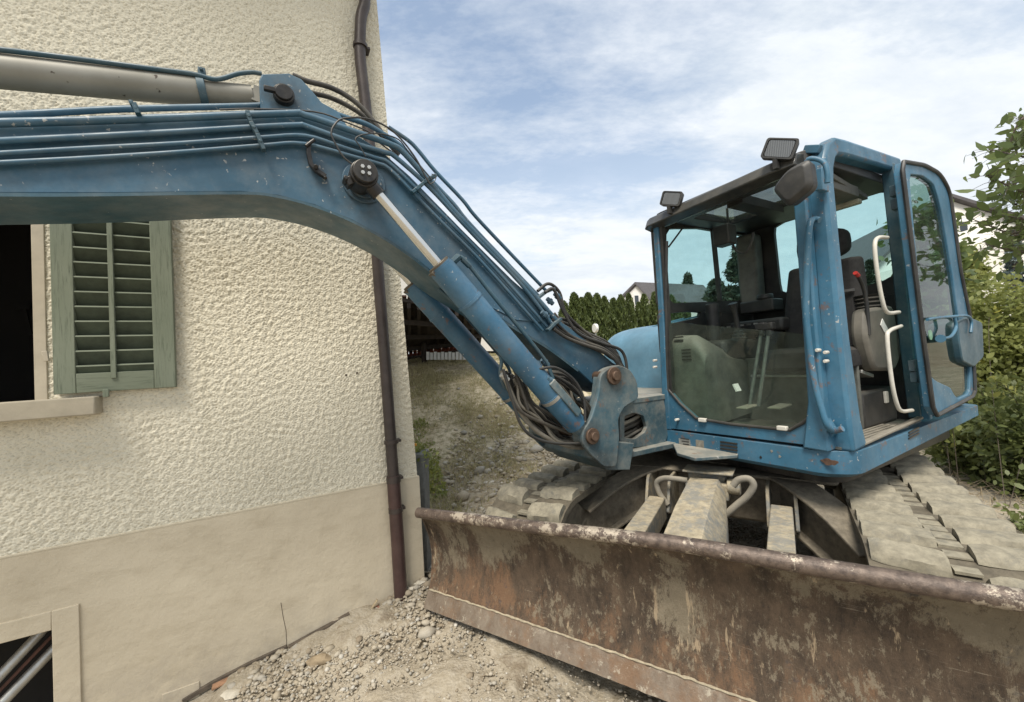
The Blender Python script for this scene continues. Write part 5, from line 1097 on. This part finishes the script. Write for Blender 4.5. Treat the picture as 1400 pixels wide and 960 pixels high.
# ================================================================= undercarriage
def belt(v0, v1, uf, ur, lab):
    ra, wc = .310, .462
    def loop(rad, n=14):
        P_ = [(uf+rad_*cos(a), wc+rad_*sin(a)) for rad_ in (rad,) for a in np.linspace(pi/2, 3*pi/2, n)]
        P_ = [(uf, wc+rad)] and [(uf+rad*cos(a), wc+rad*sin(a)) for a in np.linspace(pi/2, 3*pi/2, n)]
        Q_ = [(ur+rad*cos(a), wc+rad*sin(a)) for a in np.linspace(-pi/2, pi/2, n)]
        mid_b = [(uf+(ur-uf)*t, wc-rad) for t in (.25, .5, .75)]; mid_t = [(ur+(uf-ur)*t, wc+rad-.02*math.sin(pi*t)) for t in (.2, .4, .6, .8)]
        return P_+mid_b+Q_+mid_t
    o_, i_ = loop(ra), loop(ra-.035)
    tr = part('track', MB().ring([T(u, v0, w) for u, w in o_], [T(u, v0, w) for u, w in i_], T.n*(v1-v0)), TRACKM, EX, smooth=50, label=lab)
    # lugs along the loop
    per = loop(ra, 60); per = per+[per[0]]; S_ = [0]
    for a, b in zip(per[:-1], per[1:]): S_.append(S_[-1]+math.dist(a, b))
    N_ = int(S_[-1]/.178); pitch = S_[-1]/N_; half = (v1-v0)/2; vc = (v0+v1)/2; src = {}
    for side in (0, 1):
        for k in range(N_):
            s = (k+.5*side)*pitch; s %= S_[-1]; u = np.interp(s, S_, [p_[0] for p_ in per]); w = np.interp(s, S_, [p_[1] for p_ in per])
            s2 = (s+.01) % S_[-1]; u2 = np.interp(s2, S_, [p_[0] for p_ in per]); w2 = np.interp(s2, S_, [p_[1] for p_ in per])
            t = np.array([u2-u, w2-w]); t /= np.linalg.norm(t); X = T.d*t[0]+T.z*t[1]; Z = np.cross(X, T.n); 
            c = T(u, vc+(-1 if side == 0 else 1)*half*.56, w)
            M = Matrix([[X[i], T.n[i], Z[i]] for i in range(3)]); 
            if np.dot(Z, c-T(max(min(u, ur), uf), vc, wc)) < 0: Z = -Z; M = Matrix([[-X[i], T.n[i], Z[i]] for i in range(3)])
            if side not in src:
                hw = half*.41; e = -1 if side == 0 else 1; src[side] = []; rj = np.random.RandomState(int(uf*100+v0*1000) % 999+side)
                for var in range(6):     # worn rubber blocks: x along travel, y across, z outward
                    xs_ = (-.062, -.046, .0, .044, .060); zs_ = (-.004, .032, .042, .040, -.004); rings_ = []
                    for jj, yy in enumerate(np.linspace(-hw, hw, 9)):
                        sk_ = .012*e*(yy/hw); kk = .90 if jj in (0, 8) else 1
                        rings_.append([np.array([x_*kk+sk_+rj.normal(0, .0018), yy+rj.normal(0, .001), (z_+rj.normal(0, .0018))*(kk if z_ > 0 else 1)]) for x_, z_ in zip(xs_, zs_)])
                    src[side].append(mesh_of('lug', MB().loft(rings_), TRACKL, 55))
            o = bpy.data.objects.new('lug', random.choice(src[side])); COL.objects.link(o); LOC[o] = Vector(c); o.parent = tr; o.location = LOC[o]-LOC[tr]; o.rotation_euler = M.to_euler()
            o.scale = (random.uniform(.93, 1.05), random.uniform(.96, 1.04), random.uniform(.75, 1.15))
    hb = MB()
    for k in range(2*N_):
        s = (k+.25)*pitch/2; u = np.interp(s, S_, [p_[0] for p_ in per]); w = np.interp(s, S_, [p_[1] for p_ in per])
        if w > wc: hb.box(T, u-.030-.006*math.sin(k*3), u+.028+.007*math.sin(k*5), vc-.036, vc+.034, w-.002, w+.005+.006*math.sin(k*7))
    part('centre_block', hb, TRACKL, tr, kind='stuff', bevel=.004)
    # idler, sprocket, rollers, frame
    vi = vc
    idl = part('idler', MB().cyl(T(uf, v0+.06, wc), T(uf, v1-.06, wc), ra-.04, 36).cyl(T(uf, v0+.03, wc), T(uf, v1-.03, wc), .12, 24), MUD, tr, bevel=.01)
    part('sprocket', MB().cyl(T(ur, v0+.06, wc), T(ur, v1-.06, wc), ra-.05, 28).cyl(T(ur, v0+.03, wc), T(ur, v1-.03, wc), .15, 24), MUD, tr, bevel=.01)
    part('track_frame', MB().prism(T, rpoly([(uf+.16, wc-.13), (ur-.2, wc-.13), (ur-.2, wc+.12), (uf+.3, wc+.14), (uf+.10, wc+.05)], .05, 3), v0+.05, v1-.05), MUD, tr, bevel=.012)
    for k in range(5):
        u = uf+.38+k*(ur-uf-.7)/4; part('track_roller', MB().cyl(T(u, v0+.04, wc-ra+.11), T(u, v1-.04, wc-ra+.11), .075, 20), MUD, tr, bevel=.008)
belt(-.735, -.205, 2.19, 4.55, 'right-hand dusty rubber track'); belt(1.085, 1.575, 2.19, 4.55, 'left-hand rubber track behind the blade end')
# carbody
cbx = part('carbody', MB().prismw(T, rpoly([(2.90, -.02), (3.9, -.02), (3.9, .90), (2.90, .90)], .08, 3), .52, .80), MUD, EX, bevel=.02, label='mud caked carbody between the tracks')
part('carbody_top', MB().prismw(T, rpoly([(2.84, -.10), (2.84, -.19), (4.3, -.19), (4.3, 1.07), (2.84, 1.07), (2.84, .98)], .05, 4), .80, .822), MUD, cbx, bevel=.01)
for s, ve, vs_ in ((1, 1.14, .86), (-1, -.26, .02)):
    for du in (0, 1):
        ub = 2.92 if du == 0 else 3.8; ue = 2.42 if du == 0 else 4.3
        P_ = cat([T(ub, vs_-s*.06, .69), T((ub*2+ue)/3, vs_+s*.05, .67), T((ub+2*ue)/3, ve-s*.10, .60), T(ue, ve+s*.02, .50)], 5)
        sc_ = [1+.5*math.sin(pi*min(1, k/len(P_))) for k in range(len(P_))]
        part('frame_leg', MB().sweep(P_, [(-.02, -.12), (.02, -.12), (.02, .12), (-.02, .12)]), MUD, cbx, bevel=.006)
        part('leg_flange', MB().sweep([p_+A.z*.125 for p_ in P_], [(-.09, -.008), (.09, -.008), (.09, .008), (-.09, .008)]), MUD, cbx, bevel=.004)
        part('leg_flange', MB().sweep([p_-A.z*.125 for p_ in P_], [(-.07, -.008), (.07, -.008), (.07, .008), (-.07, .008)]), MUD, cbx, bevel=.004)
for v in (.005, .135, .665, .80):
    part('arm_bracket', MB().prism(T, rpoly([(2.60, .60), (2.90, .54), (2.90, .80), (2.70, .80)], .03, 3), v, v+.018), MUDARM, cbx, bevel=.004)
part('hinge_block', MB().prismw(T, [(2.605, .33), (2.90, .33), (2.90, .56), (2.605, .56)], .72, .815), MUDARM, cbx, bevel=.008)
part('hinge_cap', MB().prismw(T, [(2.60, .30), (2.76, .30), (2.76, .57), (2.60, .57)], .868, .88).prismw(T, [(2.66, .35), (2.76, .35), (2.76, .55), (2.66, .55)], .815, .867), MUDARM, cbx, bevel=.004)
part('hinge_pin', MB().cyl(T(2.64, .27, .80), T(2.64, .335, .80), .042, 24), MUDARM, cbx, bevel=.004)
# --- blade
VL, VR = 1.895, -1.25
def wb_(v): return float(np.interp(v, [-.5, .5, 1.4, 1.93], [.18, .178, .167, .157]))
def topw(v): return float(np.interp(v, [-1.3, -.49, .2, .43, .81, 1.21, 1.92], [.865, .850, .832, .826, .802, .769, .722]))
def hs(v): return (topw(v)-wb_(v))/.487
prof = [(1.700, .470), (1.728, .452), (1.765, .40), (1.79, .33), (1.80, .25), (1.792, .17), (1.765, .10), (1.742, .055)]
N_ = 40; rings_ = []
for k in range(N_+1):
    v = VL+(VR-VL)*k/N_; f = [(u, wb_(v)+h_*hs(v)) for u, h_ in prof]; b = [(u+.018, w) for u, w in f][::-1]
    rings_.append([T(u, v, w) for u, w in f+b])
BL = part('blade', MB().loft(rings_), RUST, EX, label='rusty mud streaked dozer blade')
part('rim_tube', MB().tube([T(1.700+.004*math.sin(v*5), v, topw(v)) for v in np.linspace(VL+.0, VR, 40)], .030, 20), RIM, BL)
rings_ = []
for k in range(121):
    v = VL+(VR-VL)*k/120; e = .0025*mnoise.noise(Vector((v*40, 0, 0)))
    rings_.append([T(u, v, w) for u, w in ((1.748, wb_(v)+.088+2.2*e), (1.700, wb_(v)+.003+e), (1.712, wb_(v)-.004+e), (1.768, wb_(v)+.078))])
part('cutting_edge', MB().loft(rings_), EDGE, BL)
part('mud_ridge', MB().tube([T(1.747+.004*mnoise.noise(Vector((v*23, 5, 0))), v, wb_(v)+.092+.004*mnoise.noise(Vector((v*31, 2, 0)))) for v in np.linspace(VL-.01, VR, 260)], [.004+.006*abs(mnoise.noise(Vector((i*.37, 1, 0)))) for i in range(260)], 6), plain('caked_pale_mud', (.36, .31, .225), .95, 0, .3, 40, 0, .3), BL)
part('end_plate', MB().prism(T, [(1.69, .70), (1.73, .68), (1.785, .54), (1.80, .42), (1.775, .27), (1.715, .16), (1.83, .16), (1.86, .5), (1.80, .68), (1.73, .725)], VL-.001, VL+.012), RUST, BL, bevel=.003)
part('back_beam', MB().box(T, 1.82, 1.90, VR, VL-.02, .38, .52), MUD, BL, bevel=.01)
# arms
def arm(pts2, w_, h_, nm, **k): return part(nm, MB().sweep([T(*p_) for p_ in pts2], [(-w_/2, -h_/2), (w_/2, -h_/2), (w_/2, h_/2), (-w_/2, h_/2)]), MUDARM, BL, bevel=.006, **k)
arm([(2.62, .735, .63), (1.80, .655, .685)], .10, .13, 'blade_arm', label='left blade arm'); arm([(2.62, .08, .672), (1.80, .072, .71)], .10, .12, 'blade_arm', label='right blade arm')
def cov(u, vl, vr, vf, wt, wf): return [T(u, vl+.03, wt-.12), T(u, vl, wt), T(u, vr, wt+.004), T(u, vf, wf), T(u, vf-.004, wf-.14)]
part('blade_cylinder_guard', MB().loft([cov(2.60, .528, .375, .345, .842, .79), cov(2.2, .53, .372, .30, .80, .70), cov(1.87, .525, .365, .285, .748, .63)]), MUDARM, BL, bevel=.003, label='muddy grey guard plate over the blade cylinder')
def TP(px, py, u): return T(*T.on(px, py, u=u))
part('ram_hose', MB().tube(cat([TP(x, y, 2.62) for x, y in ((913, 690), (902, 675), (898, 660), (908, 654), (925, 655), (940, 657))], 6), .017, 12), HOSEG, BL)
part('ram_hose', MB().tube(cat([TP(x, y, 2.50) for x, y in ((1002, 664), (1010, 656), (1024, 655), (1030, 664), (1022, 678), (1008, 690), (992, 704))], 6), .018, 12), HOSEG, BL)

# ================================================================= vegetation round the site
def gpt(px, py):
    r_ = (px-CX)/FPX*RR-(py-CY)/FPX*UU+F0
    for t in np.linspace(1, 30, 2900):
        q = CP+t*r_
        if q[2] < gz1(q[0], q[1]): return np.array([q[0], q[1], gz1(q[0], q[1])])
    return CP+30*r_
def bush(name, label, px, pyt, pyb, Yb, wpx, n, size, mat, seed, cat_='shrub', yellow=0, hexa=False, ncl=60, spread=.12, dz=.5):
    c = at(px, (pyt+pyb)/2, Yb); sc = Yb/FPX; ax = (wpx*sc/2, wpx*sc/2*dz*1.6, (pyb-pyt)*sc/2); b = np.array([c[0], c[1], gz1(c[0], c[1])])
    return tree(name, label, cat_, b, c, ax, n, size, mat, seed, ncl=ncl, spread=spread, trunk_r=.03, hexa=hexa, limbs=14, shell=.35, yellow=yellow)
bush('tree', 'added dark leafy tree standing in for foliage reflected in the open door glass', 1274, 262, 560, 5.6, 44, 9000, .075, LEAFA, 41, 'tree', 0, True, 90, .13)  # tree added to stand in for the reflection on the door glass
bush('shrub', 'mid green shrub right behind the open cab door', 1318, 372, 560, 5.6, 80, 8000, .042, LEAFB, 42, 'shrub', .01, True, 80, .12)
bush('shrub', 'tall yellow green shrub against the white house at right', 1322, 338, 420, 6.6, 40, 2600, .05, LEAFB, 43, 'shrub', .02, True, 50, .08)
bush('shrub', 'broad shrub with a few yellow leaves at the right picture edge', 1385, 385, 590, 4.6, 130, 12000, .037, LEAFB, 44, 'shrub', .02, True, 110, .12)
bush('shrub', 'low leafy shrub beside the dusty track', 1345, 540, 660, 4.4, 120, 6000, .04, LEAFI, 45, 'shrub', .01, True, 80, .10)
bush('shrub', 'leafy shrub low at the right picture edge beside the track', 1420, 520, 690, 3.7, 110, 5500, .038, LEAFI, 46, 'shrub', .01, True, 80, .10)
bush('shrub', 'dense dark shrub behind the machine tail, seen under the door', 1285, 470, 610, 6.6, 90, 5000, .06, LEAFA, 47, 'shrub', 0, True, 60, .12)
# cherry branches entering from the right
ct = thing('cherry_tree', 'cherry tree with drooping leaves reaching in from the right edge', 'tree', tuple(gpt(1560, 640)))
mb = MB(); bt = gpt(1560, 640); mb.tube([bt, bt+[-.05, 0, 1.6], at(1530, 260, 3.1)], [.08, .06, .035], 8)
LV = []; LD = []; r = np.random.RandomState(77)
for pts2, Yb in (([(1530, 260), (1450, 235), (1400, 215), (1352, 205)], 3.0), ([(1530, 260), (1470, 180), (1420, 175), (1385, 195)], 3.1), ([(1530, 270), (1450, 260), (1400, 262), (1350, 240)], 2.9), ([(1530, 300), (1450, 285), (1395, 282), (1360, 262)], 3.2),
                 ([(1530, 320), (1450, 300), (1400, 300), (1345, 285)], 3.3), ([(1530, 330), (1440, 325), (1390, 322), (1330, 300)], 3.4), ([(1530, 340), (1450, 350), (1400, 345), (1350, 335)], 3.1), ([(1530, 200), (1460, 150), (1400, 160), (1375, 215)], 3.3),
                 ([(1530, 200), (1450, 215), (1410, 235), (1375, 262)], 3.0), ([(1530, 260), (1470, 310), (1420, 320), (1370, 318)], 3.0)):
    P_ = cat([at(x, y, Yb+.25*math.sin(x)) for x, y in pts2], 8); mb.tube(P_, list(np.linspace(.014, .003, len(P_))), 6)
    for i, p in enumerate(P_[4:]):
        for k in range(4 if i > 6 else 3):
            d_ = r.randn(3)*.6+[-.3, 0, -.6]; d_ /= np.linalg.norm(d_); q = p+r.randn(3)*[.045, .08, .04]; LV.append(q+d_*.045); LD.append(d_); mb.tube([p, (p+q)/2+[0, 0, .008], q], [.0022, .0016, .0012], 4, False)
leaf_part('crown', ct, LV, .044, LEAFA, dirs=np.array(LD), seed=9, long_=2.1, hexa=True); part('trunk', mb, BARK, ct)
st = thing('wild_bramble', 'thin arching pale stems with few leaves in front of the right shrubs', 'shrub', tuple(gpt(1390, 690)))
mb = MB(); LV = []; r = np.random.RandomState(12)
for k in range(16):
    x0 = r.uniform(1290, 1440); p_a = gpt(x0, r.uniform(640, 700)); e_ = at(x0+r.uniform(-90, 60), r.uniform(400, 620), r.uniform(3.6, 4.6)); md = (p_a+e_)/2+[r.uniform(-.1, .1), 0, r.uniform(.1, .35)]
    P_ = cat([p_a, md, e_, e_+[r.uniform(-.15, .1), 0, -r.uniform(.05, .2)]], 6); mb.tube(P_, list(np.linspace(.0032, .0012, len(P_))), 5)
    for q in P_[4:]: LV += [q+r.randn(3)*.035 for _ in range(3)]
leaf_part('leaves', st, LV, .042, LEAFB, seed=13, hexa=True); part('stem', mb, BARK, st)
# ground cover and meadow, stuff
def cover(name, label, poly, n, size, mat, seed, hmax=.15, upr=0, hexa=True, long_=1.6):
    r = np.random.RandomState(seed); P_ = []
    from mathutils.geometry import intersect_point_tri_2d
    gp = [gpt(*p)[:2] for p in poly]; lo = np.min(gp, 0); hi = np.max(gp, 0)
    def inside(x, y):
        c = False; j = len(gp)-1
        for i in range(len(gp)):
            if (gp[i][1] > y) != (gp[j][1] > y) and x < (gp[j][0]-gp[i][0])*(y-gp[i][1])/(gp[j][1]-gp[i][1])+gp[i][0]: c = not c
            j = i
        return c
    while len(P_) < n:
        x, y = r.uniform(lo, hi)
        if not inside(x, y): continue
        cl = mnoise.noise(Vector((x*1.3, y*1.3, seed)))+.5*mnoise.noise(Vector((x*5, y*5, seed)))
        if r.rand() > .45+1.1*cl: continue
        P_.append((x, y, gz1(x, y)+r.rand()**1.5*hmax*(.5+max(cl, 0)*1.5)))
    P_ = np.array(P_); dirs = np.tile([0, 0, 1.], (n, 1)) if upr else None
    t = np.clip(np.array([.5+.7*mnoise.noise(Vector((p[0]*.9, p[1]*.9, 8))) for p in P_])+.2*r.randn(n), 0, 1)
    o = leaf_part(name, None, P_, size, mat, tone=t, seed=seed, hexa=hexa, dirs=dirs, long_=long_, kind='stuff'); o['label'] = label
cover('ground_cover', 'ivy and weeds covering the ground beside the track', [(1262, 615), (1300, 540), (1600, 520), (1700, 760), (1480, 900), (1400, 735), (1320, 660)], 24000, .035, LEAFI, 61, .14)
cover('grass', 'dry meadow grass and weeds on the slope between house and machine', [(545, 500), (720, 480), (790, 520), (775, 610), (690, 690), (560, 720)], 60000, .014, GRASSM, 62, .05, 1, False, 6.)
cover('weeds', 'green weeds growing beside the house corner', [(556, 590), (580, 575), (605, 600), (600, 640), (612, 680), (570, 700)], 1800, .03, LEAFB, 63, .12)
# dry stalks: each a thing would be uncountable; one tangle
mb = MB(); r = np.random.RandomState(5)
for k in range(260):
    p = gpt(r.uniform(590, 760), r.uniform(560, 690)); a = r.uniform(0, 2*pi); L_ = r.uniform(.08, .35)
    mb.tube([p+[0, 0, .01], p+[L_*.5*cos(a), L_*.5*sin(a), .02+.05*r.rand()], p+[L_*cos(a), L_*sin(a), .015]], .0025, 4)
for k in range(160):
    p = gpt(r.uniform(1275, 1400), r.uniform(600, 700)); a = r.uniform(0, 2*pi); L_ = r.uniform(.1, .4)
    mb.tube([p+[0, 0, .01], p+[L_*.5*cos(a), L_*.5*sin(a), .03+.10*r.rand()], p+[L_*cos(a), L_*sin(a), .03]], .0022, 4)
part('dry_stalks', mb, TWIG, None, kind='stuff', label='tangle of dry stalks and sticks on the bare soil')
# flower pot by the corner
fp = thing('flower_pot', 'grey square planter with an orange marigold beside the house corner', 'planter', tuple(A(.93, 3.0, .16)))
p = at(567, 640, 3.0); z0 = gz1(p[0], p[1])
part('pot', MB().loft([[p+[sx*.07, sy*.07, 0]-[0, 0, p[2]-z0] for sx, sy in ((-1, -1), (1, -1), (1, 1), (-1, 1))], [np.array([p[0]+sx*.09, p[1]+sy*.09, at(567, 618, 3.0)[2]]) for sx, sy in ((-1, -1), (1, -1), (1, 1), (-1, 1))]]), plain('grey_planter', (.15, .155, .15), .7), fp, bevel=.006)
q = at(566, 609, 3.0); mb = MB().tube([[p[0], p[1], p[2]+.05], q], .004, 6); part('stem', mb, LEAFB, fp)
mb = MB()
for k in range(14):
    a = 2*pi*k/14; mb.ell((q[1]+.012*sin(a), -(q[0]+.014*cos(a)), q[2]+.004*(k % 3)), (.008, .009, .006), 6, 4)
part('blossom', mb, plain('orange_petal', (.75, .33, .02), .6), fp)
P_ = np.array([[p[0], p[1], p[2]+.08]])+np.random.RandomState(3).randn(160, 3)*[.06, .06, .04]; leaf_part('leaves', fp, P_, .03, LEAFB, seed=4, hexa=True)
# round white antenna behind the hood
q = at(814, 452, 9); t = thing('garden_lamp', 'small round white disc lamp on a post behind the blue cover', 'lamp', (q[0], q[1], gz1(q[0], q[1])))
part('post', MB().cyl([q[0], q[1], gz1(q[0], q[1])], q, .02, 8), STEELG, t)
part('lamp_disc', MB().cyl(q+[-.03, -.02, .05], q+[.03, .0, .05], .10, 20), WHITEP, t, bevel=.01)
